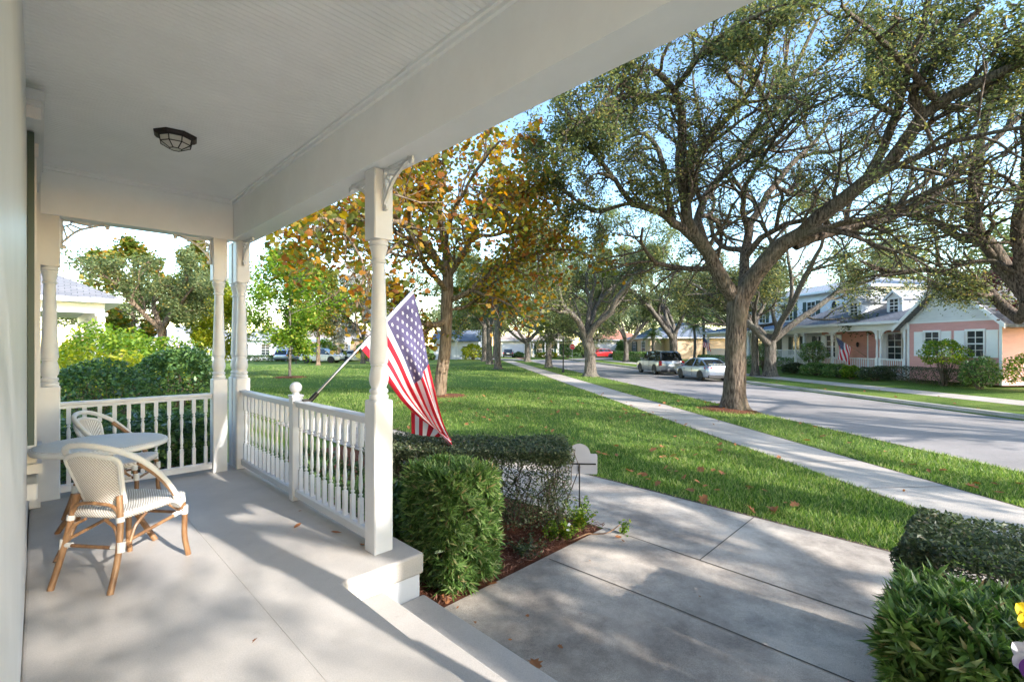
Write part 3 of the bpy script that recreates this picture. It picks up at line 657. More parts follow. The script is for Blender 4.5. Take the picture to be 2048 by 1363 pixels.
# grass blades: one lawn of many blades, denser near the porch
def in_walk(X, Y):
    b = X*PB[0]+Y*PB[1]; a = X*PA[0]+Y*PA[1]; xs = X*cos(TS)+Y*sin(TS)
    return ((b < 5.89) & (b > -3) & (a < 13.0)) | ((xs > 5.80) & (xs < 7.235)) | (xs > 9.56)
def blades(N, ymin, ymax, h, seed, pw_=1.0):
    r = np.random.RandomState(seed); u = r.rand(N)*2300-100; Y = ymin+(ymax-ymin)*r.rand(N)**pw_; X = (u-1024)*Y/F
    ok = ~in_walk(X,Y); X = X[ok]; Y = Y[ok]; n = len(X); xs = X*cos(TS)+Y*sin(TS); Z = np.interp(xs,GX,GZ)
    ang = r.rand(n)*6.283; hh = h*(0.5+0.9*r.rand(n)); w = 0.0035+0.0012*Y/4; lean = r.normal(size=(n,2))*0.45*hh[:,None]
    V = np.zeros((n,3,3)); dx = np.cos(ang)*w; dy = np.sin(ang)*w
    V[:,0] = np.c_[X-dx,Y-dy,Z]; V[:,1] = np.c_[X+dx,Y+dy,Z]; V[:,2] = np.c_[X+lean[:,0],Y+lean[:,1],Z+hh]
    return V.reshape(-1,3)
Vs = np.concatenate([blades(150000,4.4,9.5,0.060,11,0.9), blades(150000,9,22,0.065,12,0.8), blades(50000,21,45,0.075,13,0.8)])
np_mesh('grass', Vs, np.arange(len(Vs)).reshape(-1,3), M['grassblade'])['kind'] = 'stuff'
# ================================================================= TREES
def resample(P, n):
    P = np.array(P, dtype=float); d = np.r_[0, np.cumsum(np.linalg.norm(np.diff(P,axis=0),axis=1))]; t = np.linspace(0,d[-1],n)
    return np.stack([np.interp(t,d,P[:,k]) for k in range(3)],axis=1)
def smooth_path(P, n):
    c = arc3([tuple(p) for p in P], 5); return resample([tuple(p) for p in c], n)
def tubes(P, R, sides, knob=None):
    B,n,_ = P.shape; T = np.gradient(P,axis=1); T /= np.linalg.norm(T,axis=2,keepdims=True)+1e-9
    ref = np.where(np.abs(T[:,:1,2:3])<0.85, np.array([0,0,1.0]), np.array([1.0,0,0])); ref = np.broadcast_to(ref,(B,n,3))
    N = np.cross(T,ref); N /= np.linalg.norm(N,axis=2,keepdims=True)+1e-9; Bn = np.cross(T,N)
    q = 2*np.pi*np.arange(sides)/sides; Rr = R[:,:,None]*np.ones(sides)
    if knob is not None: Rr = Rr*knob(B,n,sides)
    V = P[:,:,None,:]+Rr[...,None]*(N[:,:,None,:]*np.cos(q)[None,None,:,None]+Bn[:,:,None,:]*np.sin(q)[None,None,:,None])
    idx = np.arange(B*n*sides).reshape(B,n,sides); a = idx[:,:-1]; b = idx[:,1:]
    Q = np.stack([a, np.roll(a,-1,axis=2), np.roll(b,-1,axis=2), b],axis=-1).reshape(-1,4); return V.reshape(-1,3), Q
def grow(r, par, R, K, lr, ts, ang, up, n=5, wig=0.22, outc=None, out=0.0, minlen=0.25):
    # K children per parent
    B,m,_ = par.shape; pid = np.repeat(np.arange(B),K); t = ts+(1-ts)*((np.tile(np.arange(K),B)+r.rand(B*K))/K); t = np.minimum(t,0.999)
    x = t*(m-1); i = x.astype(int); f = (x-i)[:,None]
    p0 = par[pid,i]*(1-f)+par[pid,i+1]*f; tg = par[pid,i+1]-par[pid,i]; tg /= np.linalg.norm(tg,axis=1,keepdims=True)+1e-9
    plen = np.sum(np.linalg.norm(np.diff(par,axis=1),axis=2),axis=1)[pid]
    rad = (R[pid,i]*(1-f[:,0])+R[pid,i+1]*f[:,0])
    L = np.maximum(plen*lr*(0.55+0.75*r.rand(B*K))*(1.15-0.55*t), minlen)
    pr = np.cross(tg, r.normal(size=tg.shape)); pr /= np.linalg.norm(pr,axis=1,keepdims=True)+1e-9
    an = (ang*(0.7+0.6*r.rand(B*K)))[:,None]; d = tg*np.cos(an)+pr*np.sin(an); d[:,2] += up
    if outc is not None:
        o = p0-outc; o[:,2] *= 0.3; o /= np.linalg.norm(o,axis=1,keepdims=True)+1e-9; d += o*out
    d /= np.linalg.norm(d,axis=1,keepdims=True)
    P = np.zeros((B*K,n,3)); P[:,0] = p0; st = (L/(n-1))[:,None]
    for k in range(1,n):
        d = d+r.normal(size=d.shape)*wig; d[:,2] += up*0.3; d /= np.linalg.norm(d,axis=1,keepdims=True); P[:,k] = P[:,k-1]+d*st
    r0 = np.minimum(rad*0.72, 0.012+L*0.022); RR = r0[:,None]*np.linspace(1,0.35,n)[None]
    return P, RR
def make_tree(name, label, cat, base, trunk, limbs, seed, leaf, barkm, levels=((6,.55,.25,.9,.12),(5,.5,.2,.8,.08),(5,.45,.15,.8,.0)), leafN=22, leafL=0.09, asp=0.5, spread=0.16, group=None, k=4, out=0.25, up=0.4, sides=10, crown_part='crown', lastr=True):
    """trunk: list of (x,y,z,r) relative to base; limbs: list of [(x,y,z)...], r0, r1 relative to base"""
    r = np.random.RandomState(seed); t = thing(name, label, cat, base, 0.0, group); VV=[]; QQ=[]; off=0
    def addt(P,R,s,kn=None):
        nonlocal off
        V,Q = tubes(P,R,s,kn); VV.append(V); QQ.append(Q+off); off += len(V)
    tp = np.array([p[:3] for p in trunk],float); tr = np.array([p[3] for p in trunk],float)
    n = 26; d = np.r_[0,np.cumsum(np.linalg.norm(np.diff(tp,axis=0),axis=1))]; tt = np.linspace(0,d[-1],n)
    P = smooth_path(tp, n)[None]; R = np.interp(tt,d,tr)[None]
    ph = r.rand(4)*6.28
    def knob(B,nn,s):
        q = 2*np.pi*np.arange(s)/s; h = np.linspace(0,1,nn)
        root = np.exp(-h*9)[:,None]; return (1+0.16*root*np.cos(q*5+ph[0])+0.035*np.sin(q*3+h[:,None]*9+ph[1])+0.025*np.sin(q*7+h[:,None]*21+ph[2]))[None]
    addt(P,R,24,knob)
    par=[]; pr=[]
    for (pts,r0,r1) in limbs:
        pts = np.array(pts,float); q = smooth_path(pts,14)
        j = r.normal(size=q.shape)*0.03*np.linalg.norm(pts[-1]-pts[0])/8; j[0]=0; q = q+j
        rr = r1+(r0-r1)*(1-np.linspace(0,1,14))**0.8; par.append(q); pr.append(rr)
    par = np.array(par); pr = np.array(pr); addt(par,pr,12)
    outc = np.array([0,0,tp[-1][2]])
    cur,cr = par,pr
    for li,(K,lr,ts,ang,upk) in enumerate(levels):
        last = li==len(levels)-1
        P,R = grow(r,cur,cr,K,lr,ts,ang,upk,n=7 if li==0 else 5,wig=0.28 if li==0 else 0.22,outc=outc,out=out)
        addt(P,R,6 if li==0 else (4 if not last else 3)); prev=(cur,cr); cur,cr = P,R
    V = np.concatenate(VV); Q = np.concatenate(QQ)
    np_mesh('trunk', V, Q, barkm, t, smooth=True)
    # leaves along the last branches
    B = len(cur); N = B*leafN; pid = np.repeat(np.arange(B),leafN); x = (0.25+0.75*r.rand(N))*(cur.shape[1]-1-1e-3); i = x.astype(int); f=(x-i)[:,None]
    c = cur[pid,i]*(1-f)+cur[pid,i+1]*f + r.normal(size=(N,3))*spread
    keep = np.repeat(r.rand(B) < 0.93, leafN); c = c[keep]
    V,Q = leaves_np(c, leafL, asp, r, up, k)
    np_mesh(crown_part, V, Q, leaf, t); return t
def auto_limbs(r, top, n, L, el, r0, bend=0.5, az0=None, jit=0.35, hgt=None):
    out = []; az0 = r.rand()*6.28 if az0 is None else az0
    for k in range(n):
        az = az0+2*pi*k/n+r.normal()*jit; e = el+r.normal()*0.16; l = L*(0.8+0.4*r.rand()); p = np.array(top,float)+0; p[2] -= r.rand()*0.5*r0/0.2; pts=[tuple(p)]
        for s in range(5):
            ee = e*(1-bend*s/5)+r.normal()*0.12; az += r.normal()*0.22; p = p+np.array([cos(az)*cos(ee),sin(az)*cos(ee),sin(ee)])*l/5; pts.append(tuple(p))
        out.append((pts, r0*(0.75+0.4*r.rand()), 0.045))
    return out
def oak(name, label, X, Y, fork=2.6, R=6.0, r0=0.26, seed=1, leaf='oakgrey', n=5, el=0.85, lean=(0,0), N=20, leafL=0.15, group='oak trees along the street', cat='tree', bk='greybark', asp=0.5, lev=None, spread=0.22, up=0.4):
    r = np.random.RandomState(seed+100); b = gp(X,Y,-0.05)
    trunk = [(0,0,0,r0*1.75),(0,0,0.18,r0*1.3),(lean[0]*0.2,lean[1]*0.2,0.6,r0*1.06),(lean[0]*0.6,lean[1]*0.6,fork*0.55,r0*0.95),(lean[0],lean[1],fork,r0*0.95),(lean[0]*1.05,lean[1]*1.05,fork+0.3,r0*0.7)]
    return make_tree(name,label,cat,b,trunk,auto_limbs(r,(lean[0],lean[1],fork),n,R,el,r0*0.62),seed,M[leaf],M[bk],levels=lev or ((6,.5,.22,.85,.10),(5,.5,.2,.8,.05),(5,.45,.2,.8,.0)),leafN=N,leafL=leafL,asp=asp,spread=spread,group=group,up=up)
# --- the big oak by the street
b0 = px(1468,822,15.67); b0.z = gz(b0.x,b0.y)-0.04
def L(pts, r0, r1): return ([tuple(px(*p)-b0) for p in pts], r0, r1)
TR = [(1468,822,15.67,.56),(1468,812,15.67,.44),(1468,790,15.67,.36),(1470,740,15.67,.325),(1471,690,15.67,.315),(1474,640,15.67,.32),(1478,600,15.67,.34),(1481,575,15.67,.32)]
trunk = [(*(px(u,v,Y)-b0), r) for u,v,Y,r in TR]
limbs = [
 L([(1474,600,15.67),(1452,570,15.6),(1425,520,15.5),(1395,482,15.3),(1378,452,15.2),(1370,414,15.0),(1366,373,14.7),(1359,290,14.2),(1363,228,13.7),(1349,174,13.2),(1303,132,12.5)],.25,.06),
 L([(1392,480,15.3),(1341,439,14.9),(1303,418,14.5),(1262,406,14.1),(1229,360,13.6),(1195,345,13.2)],.15,.04),
 L([(1345,440,15.0),(1337,393,15.4),(1328,340,15.6),(1312,290,15.8),(1283,265,15.9),(1241,281,16),(1200,285,16)],.12,.04),
 L([(1425,520,15.5),(1405,470,15.8),(1395,447,16),(1407,406,16.2),(1432,364,16.4),(1457,327,16.6),(1498,282,16.8),(1544,232,17),(1585,157,17),(1618,83,17),(1640,30,17)],.15,.05),
 L([(1432,364,16.4),(1469,335,15.9),(1523,294,15.3),(1560,265,14.8),(1610,222,14.2),(1680,190,13.5)],.09,.03),
 L([(1484,590,15.67),(1490,538,15.9),(1490,497,16.2),(1498,460,16.6),(1519,426,17),(1548,373,17.5),(1585,323,18),(1622,290,18.5),(1660,230,19)],.17,.05),
 L([(1488,500,16.2),(1460,498,16.8),(1436,488,17.3),(1420,440,17.8),(1430,400,18),(1400,350,18.5)],.10,.03),
 L([(1484,595,15.6),(1523,534,15.3),(1556,497,15.0),(1597,472,14.7),(1626,439,14.3),(1672,406,13.9),(1717,381,13.5),(1751,344,13.1),(1792,315,12.7),(1829,265,12.3),(1846,232,12.0),(1883,211,11.8),(1937,178,11.4),(1987,153,11.1),(2060,112,10.7)],.29,.09),
 L([(1740,345,13.2),(1767,290,13.0),(1788,240,12.8),(1796,215,12.7),(1808,166,12.4),(1821,124,12.1),(1846,54,11.7),(1862,-10,11.3)],.13,.05),
 L([(1786,226,12.8),(1746,203,13.1),(1738,166,13.2),(1742,116,13.2),(1734,83,13.2),(1722,30,13.2)],.085,.04),
 L([(1846,232,12.0),(1827,199,11.8),(1838,157,11.6),(1879,108,11.3),(1920,54,11.0),(1966,15,10.8)],.13,.06),
 L([(1883,211,11.8),(1929,213,11.6),(1966,186,11.4),(2007,149,11.2),(2060,100,11)],.09,.05),
 L([(1590,492,14.8),(1655,468,14.8),(1717,451,14.8),(1780,426,14.8),(1846,406,14.7),(1904,356,14.6),(1945,315,14.5),(1987,282,14.4),(2060,215,14.2)],.15,.07),
 L([(1366,373,14.7),(1400,300,14.0),(1450,240,13.2),(1500,180,12.4),(1530,110,11.6),(1540,40,11)],.10,.04),
 L([(1262,406,14.1),(1200,420,14.5),(1150,400,15),(1100,360,15.6)],.06,.03),
 L([(1303,132,12.5),(1240,170,12),(1180,230,11.6),(1120,270,11.4)],.07,.03),
 L([(1229,360,13.6),(1180,300,13.2),(1120,300,13),(1060,290,13)],.07,.03),
 L([(1349,180,13.3),(1400,110,12.2),(1460,60,11.2),(1540,20,10.2)],.08,.03),
 L([(1883,211,11.8),(1800,120,11.0),(1740,60,10.4),(1680,10,9.8)],.09,.03),
 L([(1544,232,17),(1500,150,16),(1430,90,15),(1370,60,14)],.08,.03),
 L([(1548,373,17.5),(1600,390,18),(1660,350,18.6),(1720,300,19)],.08,.03),
 L([(1349,200,13.4),(1290,190,12.6),(1230,200,11.8),(1190,230,11.2)],.08,.03),
]
make_tree('oak_tree','massive spreading oak with mottled bark between the sidewalk and the road','tree',b0,trunk,limbs,3,M['oakleaf'],M['oakbark'],
  levels=((9,.42,.10,.85,.06),(7,.55,.12,.8,.02),(5,.6,.2,.8,0)),leafN=15,leafL=0.10,asp=0.42,spread=0.12,out=0.10,group='oak trees along the street')
m = MB(); rr = vnoise(5)
def ring_mulch(name, x, y, R, seed):
    r = vnoise(seed); m = MB(); n = 36
    vs = [(x,y,gz(x,y)+0.075)]; fs=[]
    for k,(f,h) in enumerate(((0.45,0.07),(0.8,0.05),(1.0,0.012),(1.05,-0.01))):
        for i in range(n):
            q = 2*pi*i/n; R2 = R*f*(1+0.12*r(q*2.0)); X = x+R2*cos(q); Y = y+R2*sin(q)*0.95; vs.append((X,Y,gz(X,Y)+h))
    for i in range(n): fs.append((0,1+i,1+(i+1)%n))
    for k in range(3):
        for i in range(n): fs.append((1+k*n+i,1+(k+1)*n+i,1+(k+1)*n+(i+1)%n,1+k*n+(i+1)%n))
    o = m.add(vs,fs).build(name,M['mulch'],smooth='all'); o['kind']='structure'; return o
ring_mulch('mulch_ring', b0.x-0.15, b0.y, 1.0, 21)
# --- oak at the right edge, base outside the frame
b1 = Vector((17.2,13.6,0)); b1.z = gz(17.2,13.6)
def L1(pts,r0,r1): return ([tuple(px(*p)-b1) for p in pts], r0, r1)
TR = [(17.2,13.6,b1.z,.50),(17.2,13.6,b1.z+.3,.40),(17.0,13.8,b1.z+1.2,.36),(16.6,14.2,b1.z+2.6,.34),(16.1,14.6,b1.z+3.6,.33)]
trunk = [(x-b1.x,y-b1.y,z-b1.z,r) for x,y,z,r in TR]; tp = Vector((16.1,14.6,b1.z+3.6))
tpx = (1024+F*tp.x/tp.y, HZ-F*tp.z/tp.y, tp.y)
limbs = [L1([tpx,(2024,555,14.8),(1987,505,15),(1954,468,15.3),(1941,414,15.5),(1950,360,15.6),(1960,300,15.6),(1975,220,15.6),(2010,140,15.5)],.26,.07),
 L1([(1954,468,15.3),(1937,484,15.6),(1890,455,16),(1846,431,16.5),(1815,430,17),(1770,400,17.5)],.14,.04),
 L1([tpx,(2045,640,15.2),(2010,620,15.7),(1980,585,16.2),(1955,560,16.7),(1900,548,17.2),(1840,540,18),(1780,545,18.6),(1720,520,19)],.20,.05),
 L1([(1985,590,16.1),(1960,590,16),(1925,573,16.3),(1880,575,16.8)],.10,.04),
 L1([tpx,(2040,500,14.3),(2035,440,14.0),(2060,360,13.6),(2050,250,13),(2080,150,12)],.22,.07)]
make_tree('oak_tree','leaning oak whose trunk stands outside the right edge with limbs over the pink house','tree',b1,trunk,limbs,8,M['oakleaf'],M['oakbark'],
  levels=((8,.40,.10,.85,.05),(7,.55,.12,.8,.02),(5,.6,.2,.8,0)),leafN=15,leafL=0.10,asp=0.45,spread=0.17,out=0.05,group='oak trees along the street')
# --- autumn sycamore on the lawn
b2 = px(878,797,18.4); b2.z = gz(b2.x,b2.y)-0.05
def L2(pts,r0,r1): return ([tuple(px(*p)-b2) for p in pts], r0, r1)
TR = [(877,797,18.4,.33),(878,790,18.4,.26),(882,750,18.4,.235),(890,700,18.4,.225),(893,650,18.4,.22),(894,600,18.4,.235),(895,560,18.4,.22),(893,530,18.4,.18),(892,490,18.3,.14)]
trunk = [(*(px(u,v,Y)-b2), r) for u,v,Y,r in TR]
limbs = [
 L2([(893,520,18.4),(885,470,18.2),(880,420,18),(890,360,17.8),(885,300,17.5)],.13,.04),
 L2([(895,555,18.4),(925,510,18.2),(945,470,18),(955,430,17.8),(985,380,17.5),(1010,330,17.2)],.13,.04),
 L2([(897,600,18.4),(930,590,18.2),(965,560,18),(1000,540,17.8),(1040,520,17.4),(1100,500,17),(1150,500,16.6)],.11,.035),
 L2([(893,580,18.3),(870,555,17.6),(845,520,16.8),(830,480,15.8),(800,440,14.8),(770,420,13.8)],.12,.035),
 L2([(892,550,18.3),(860,500,17),(820,450,15.5),(770,440,14),(720,450,12.8),(660,440,11.6),(600,450,10.6)],.12,.03),
 L2([(893,640,18.3),(870,650,18.2),(835,640,18.1),(810,610,18),(785,590,18)],.12,.09),
 L2([(893,540,18.4),(850,480,19),(800,440,19.5),(760,430,20),(700,450,20.3),(650,500,20.5)],.10,.03),
 L2([(945,470,18),(990,470,18.5),(1040,450,19),(1090,440,19.5),(1130,400,20)],.08,.03),
 L2([(890,500,18.3),(900,440,17),(930,380,15.6),(960,330,14.5),(1000,280,13.5)],.08,.03),
 L2([(897,620,18.5),(940,610,19),(980,570,19.6),(1030,540,20)],.07,.03),
 L2([(800,440,14.8),(740,410,13.9),(690,430,13.0),(640,455,12.2),(600,470,11.8)],.06,.02),
 L2([(955,430,17.8),(1000,400,16.8),(1060,380,16),(1110,360,15.4)],.07,.03),
 L2([(880,430,18),(850,390,17),(820,370,16),(790,350,15)],.07,.03)]
make_tree('sycamore_tree','tall autumn sycamore with orange and yellow leaves behind the flag','tree',b2,trunk,limbs,12,M['sycleaf'],M['sycbark'],
  levels=((8,.48,.10,.9,.05),(7,.6,.12,.8,.02)),leafN=24,leafL=0.15,asp=0.95,spread=0.30,out=0.1,k=10,up=0.2)
ring_mulch('mulch_ring', b2.x+0.3, b2.y, 0.75, 22)
# --- oaks down the street
G='oak trees along the street'
b3 = px(1180,754,32.5)
def L3(pts,r0,r1,b): return ([tuple(px(*p)-b) for p in pts], r0, r1)
b3.z = gz(b3.x,b3.y)-0.05
trunk=[(0,0,0,.62),(0,0,.2,.46),(0.02,0,.8,.38),(0.0,0,1.8,.36),(-0.12,0,2.3,.38),(-0.15,0,2.8,.30)]
limbs=[L3([(1174,680,32.5),(1159,645,32.3),(1140,625,32),(1122,604,31.6),(1115,570,31),(1085,540,30.5)],.24,.07,b3),
 L3([(1172,672,32.5),(1176,640,32.8),(1180,605,33),(1172,570,33.3),(1180,520,33.5)],.20,.06,b3),
 L3([(1176,675,32.4),(1192,649,32),(1220,625,31.5),(1231,600,31),(1262,560,30.4),(1300,520,30)],.24,.06,b3),
 L3([(1170,690,32.5),(1160,670,33),(1140,662,33.8),(1115,660,34.6),(1090,640,35.4)],.14,.05,b3),
 L3([(1180,650,32.6),(1200,600,33.4),(1240,560,34.2),(1260,520,35)],.15,.05,b3),
 L3([(1180,605,33),(1190,560,33),(1185,510,32.6),(1200,450,32)],.12,.04,b3),
 L3([(1231,600,31),(1265,550,31),(1285,500,31),(1300,450,30.5)],.10,.04,b3),
 L3([(1122,604,31.6),(1095,560,31.4),(1085,510,31),(1060,460,30.5)],.10,.04,b3),
 L3([(1140,625,32),(1110,620,31),(1070,600,30),(1040,580,29)],.12,.04,b3)]
make_tree('oak_tree','grey barked oak with low forking limbs just beyond the street lamp','tree',b3,trunk,limbs,31,M['oakgrey'],M['greybark'],levels=((8,.55,.15,.85,.08),(6,.55,.15,.8,.04),(5,.55,.2,.8,0)),leafN=24,leafL=0.17,asp=0.4,spread=0.26,group=G)
oak('oak_tree','second small oak from the far end of the sidewalk row',3.5,45,2.4,9.0,.30,33,N=35,leafL=.2)
oak('oak_tree','oak at the far end of the sidewalk row beside the brick driveway',2.0,61,2.8,10.0,.33,34,N=35,leafL=.24)
oak('oak_tree','pale trunked oak behind the silver suv',14.6,42.5,3.0,9.0,.36,35,N=35,leafL=.2,el=.95)
oak('oak_tree','oak with pale trunk in leaf litter near the red car',14.2,58.5,2.5,8.8,.30,36,N=35,leafL=.24)
oak('oak_tree','oak with a leaning trunk just right of the big oak across the road',17.0+0.2,31.3,2.6,8.4,.36,37,N=35,leafL=.16,leaf='oakleaf',el=.7,n=6)
oak('oak_tree','slim trunk standing close against the oak right of the big oak',16.65,32.2,3.4,5.0,.22,38,N=25,leafL=.17,leaf='oakleaf')
# lawn row, centre
oak('lawn_tree','nearest grey trunk of the three trees standing in line on the lawn',-1.2,39.5,3.4,8.2,.26,41,N=32,leafL=.19,group='trees in line across the lawn',leaf='oakgrey',el=1.2)
oak('lawn_tree','middle tree of the three standing in line on the lawn',-2.4,50,4,9.4,.30,42,N=32,leafL=.22,group='trees in line across the lawn',leaf='syngreen',el=1.05)
oak('lawn_tree','farthest tree of the three standing in line on the lawn',-3.4,58,4.2,10.0,.33,43,N=32,leafL=.25,group='trees in line across the lawn',leaf='oakgrey',el=1.05)
# small bright tree with mulch ring
def conic(name,label,X,Y,H,R,seed,leaf,bk='greybark',clear=1.2,r0=.09,N=26,leafL=.17,n=16,group=None,k=4,asp=.6,tiers=((5,.45,.2,.8,.05),(4,.5,.2,.8,.0)),up=.4,spread=.2):
    r=np.random.RandomState(seed); b=gp(X,Y,-.03); trunk=[(0,0,0,r0*1.5),(0,0,.15,r0),(.03,0,H*.3,r0*.85),(-.03,.03,H*.6,r0*.6),(0,0,H*.95,r0*.15)]; limbs=[]
    for i in range(n):
        h=clear+(H-clear)*(i+.3*r.rand())/n*.95; f=(h-clear)/(H-clear); l=R*(0.35+1.5*f if f<.3 else 1.14*(1-f)+.06)*(0.8+.4*r.rand()); l=max(l,.4); az=i*2.4+r.normal()*.3; e=.35+.5*f
        limbs.append(([(0,0,h),(cos(az)*l*.35,sin(az)*l*.35,h+l*.35*math.tan(e)*.8),(cos(az)*l*.7,sin(az)*l*.7,h+l*.7*math.tan(e)*.75),(cos(az)*l,sin(az)*l,h+l*math.tan(e)*.65)],r0*.4,.012))
    return make_tree(name,label,'tree',b,trunk,limbs,seed,M[leaf],M[bk],levels=tiers,leafN=N,leafL=leafL,asp=asp,spread=spread,group=group,k=k,out=.1,up=up)
conic('young_tree','young bright green tree with thin trunk in a mulch ring on the lawn',-14.0,29.6,8.2,3.6,51,'brightleaf',clear=1.7,N=44,leafL=.19,n=22,spread=.28)
ring_mulch('mulch_ring',-14.0,29.6,1.0,23)
conic('lawn_tree','darker tree with a reddish trunk standing in front of the white suv',-19.6,47.5,9.4,4.4,52,'syngreen','sycbark',clear=3.2,r0=.2,N=44,leafL=.26,spread=.35)
oak('silver_tree','silvery grey leaved tree behind the near porch post',-16.5,52,2.6,7.0,.2,53,'silverleaf',N=60,leafL=.24,group=None,el=.9)
oak('bare_tree','brown bare twigged tree right of the autumn sycamore trunk',-2.8,74,3.5,6.5,.2,54,'sycleaf',N=8,leafL=.22,group=None,el=1.15,cat='tree')
oak('grey_green_tree','wide grey green tree filling the far end opening of the porch',-21.2,28.5,3.0,5.2,.24,55,'oakgrey',N=30,leafL=.17,group=None,el=.95,bk='sycbark')
conic('sycamore_tree','orange and green sycamore left of the grey green tree',-27.0,33.5,9.4,4.2,56,'syngreen','sycbark',clear=2.4,r0=.16,N=22,leafL=.26,k=10,asp=.95)
conic('sycamore_tree','olive topped sycamore rising behind the grey green tree',-24.5,37,10.2,3.4,57,'syngreen','sycbark',clear=2.4,r0=.16,N=24,leafL=.26,k=10,asp=.95)
conic('young_tree','yellow green young tree seen beside the far corner posts',-20.8,33.5,6.2,3.2,58,'yellowleaf',clear=1.6,N=40,leafL=.2,spread=.28)
oak('burgundy_tree','dark burgundy leaved tree at the right edge',24.5,19.5,2.2,4.3,.16,59,'burgleaf',N=30,leafL=.16,group=None,el=1.0)
# trees closing the view
bgt=[(-2,100,'oakgrey',9,3),(7,104,'oakleaf',9,3),(15,98,'oakgrey',9,3),(24,94,'oakleaf',9,3),(-12,96,'oakgrey',8,3),(-24,88,'oakleaf',8,3),(-36,84,'oakgrey',8,3),(-50,76,'oakleaf',8,3),(-62,70,'oakgrey',8,3),(33,70,'oakgrey',9,4),(38,52,'oakleaf',9,4),(40,36,'oakgrey',8,4),(31,84,'oakleaf',9,3),(12,76,'oakgrey',7,2.5),(-7,80,'oakgrey',6,2.5)]
BL=['tree crown rising over the garage end of the cream house','tree crown above the porch end of the cream house','tree crown between the cream house and the pale house','tree crown above the red tiled roof of the pale house','tree crown left of the cream house above the lawn row','tree crown above the small white cottage','tree crown above the grey garage door house','tree crown above the white bungalow','tree crown above the long white house','tree rising over the ridge of the beige house','dark tree behind the white two storey house','tree behind the dormers of the pink house','tree behind the far right of the pale house','low tree by the stop sign junction','low tree behind the farthest tree of the lawn row']
for i,(X,Y,lf,R,fk) in enumerate(bgt):
    oak('background_tree',BL[i],X,Y,fk,R,.3,200+i,lf,N=14,leafL=.42,group='trees beyond the houses',el=1.0,spread=.6,lev=((6,.5,.2,.85,.1),(5,.5,.2,.8,.05),(4,.45,.2,.8,0)))
# street trees behind the camera, which throw the dappled shade; small and yard oaks added to extend it
for i,(xs,ys,R,lab) in enumerate(((8.6,-5.5,6.5,'street oak just behind the viewpoint'),(8.7,-15,7.0,'street oak farther behind the viewpoint'),(18.6,5.0,7.5,'oak across the road outside the right edge'),(18.6,-5.5,7.5,'oak across the road behind the viewpoint'),(18.7,-17,7.5,'oak farther along the road behind the viewpoint'),(8.6,2.0,3.7,'small oak added just outside the right edge to dapple the lawn'),(25.0,1.5,6.0,'yard oak added out of view across the road to dapple the road'))):
    p=sw(xs,ys); oak('oak_tree',lab,p.x,p.y,4.0 if i in (0,5) else 4.4,R*1.25,.33,60+i,leaf='oakleaf',N=(34,20,20,14,20,9,20)[i],leafL=.10 if i==5 else .15,el=1.0,spread=.16,lev=((6,.5,.22,.85,.10),(5,.5,.2,.8,.05),((5 if i==0 else 3),.45,.2,.8,.0)))
# ================================================================= SHRUBS AND HEDGES
def box_cloud(r, n, x0, x1, y0, y1, z0, z1, shell=0.12, rough=0.06, seed=1, bare=0.0, round_=0.0):
    # points in the outer shell of a clipped box, with a wavy surface; returns points and outward directions
    P = r.rand(n,3)*2-1
    ax = r.choice(5, n, p=[.2,.2,.2,.2,.2]); depth = r.rand(n)**1.6*shell
    hx,hy,hz = (x1-x0)/2,(y1-y0)/2,(z1-z0)/2; D = np.zeros((n,3))
    for k,(a,sg) in enumerate(((0,1),(0,-1),(1,1),(1,-1),(2,1))):
        m = ax==k; P[m,a] = sg*(1-depth[m]/(hx,hy,hz)[a]); D[m,a] = sg
    Q = P*np.array([hx,hy,hz])+np.array([(x0+x1)/2,(y0+y1)/2,(z0+z1)/2])
    w = np.sin(Q[:,0]*9+seed)*np.cos(Q[:,1]*8+seed*2)*np.sin(Q[:,2]*10+seed*3)+0.6*np.sin(Q[:,0]*23+Q[:,2]*19+seed)
    Q += D*(w*rough)[:,None]
    if round_ > 0:
        U = np.abs(P); e = np.sort(U,axis=1)[:,1]; c = np.array([(x0+x1)/2,(y0+y1)/2,(z0+z1)/2]); k = 1-round_*np.maximum(0,e-0.6); Q = c+(Q-c)*k[:,None]
    return Q, D
def ell_cloud(r, n, c, rad, shell=0.25, lump=0.10, seed=1, zmin=-1.0):
    d = r.normal(size=(n,3)); d /= np.linalg.norm(d,axis=1,keepdims=True); d[:,2] = np.where(d[:,2]<zmin, -d[:,2], d[:,2])
    w = 1+lump*(np.sin(d[:,0]*5+seed)*np.cos(d[:,1]*6+seed)*1.0+np.sin(d[:,2]*7+d[:,0]*4+seed)*0.8)
    k = (1-shell*r.rand(n)**1.5)*w
    return np.array(c)+d*k[:,None]*np.array(rad), d
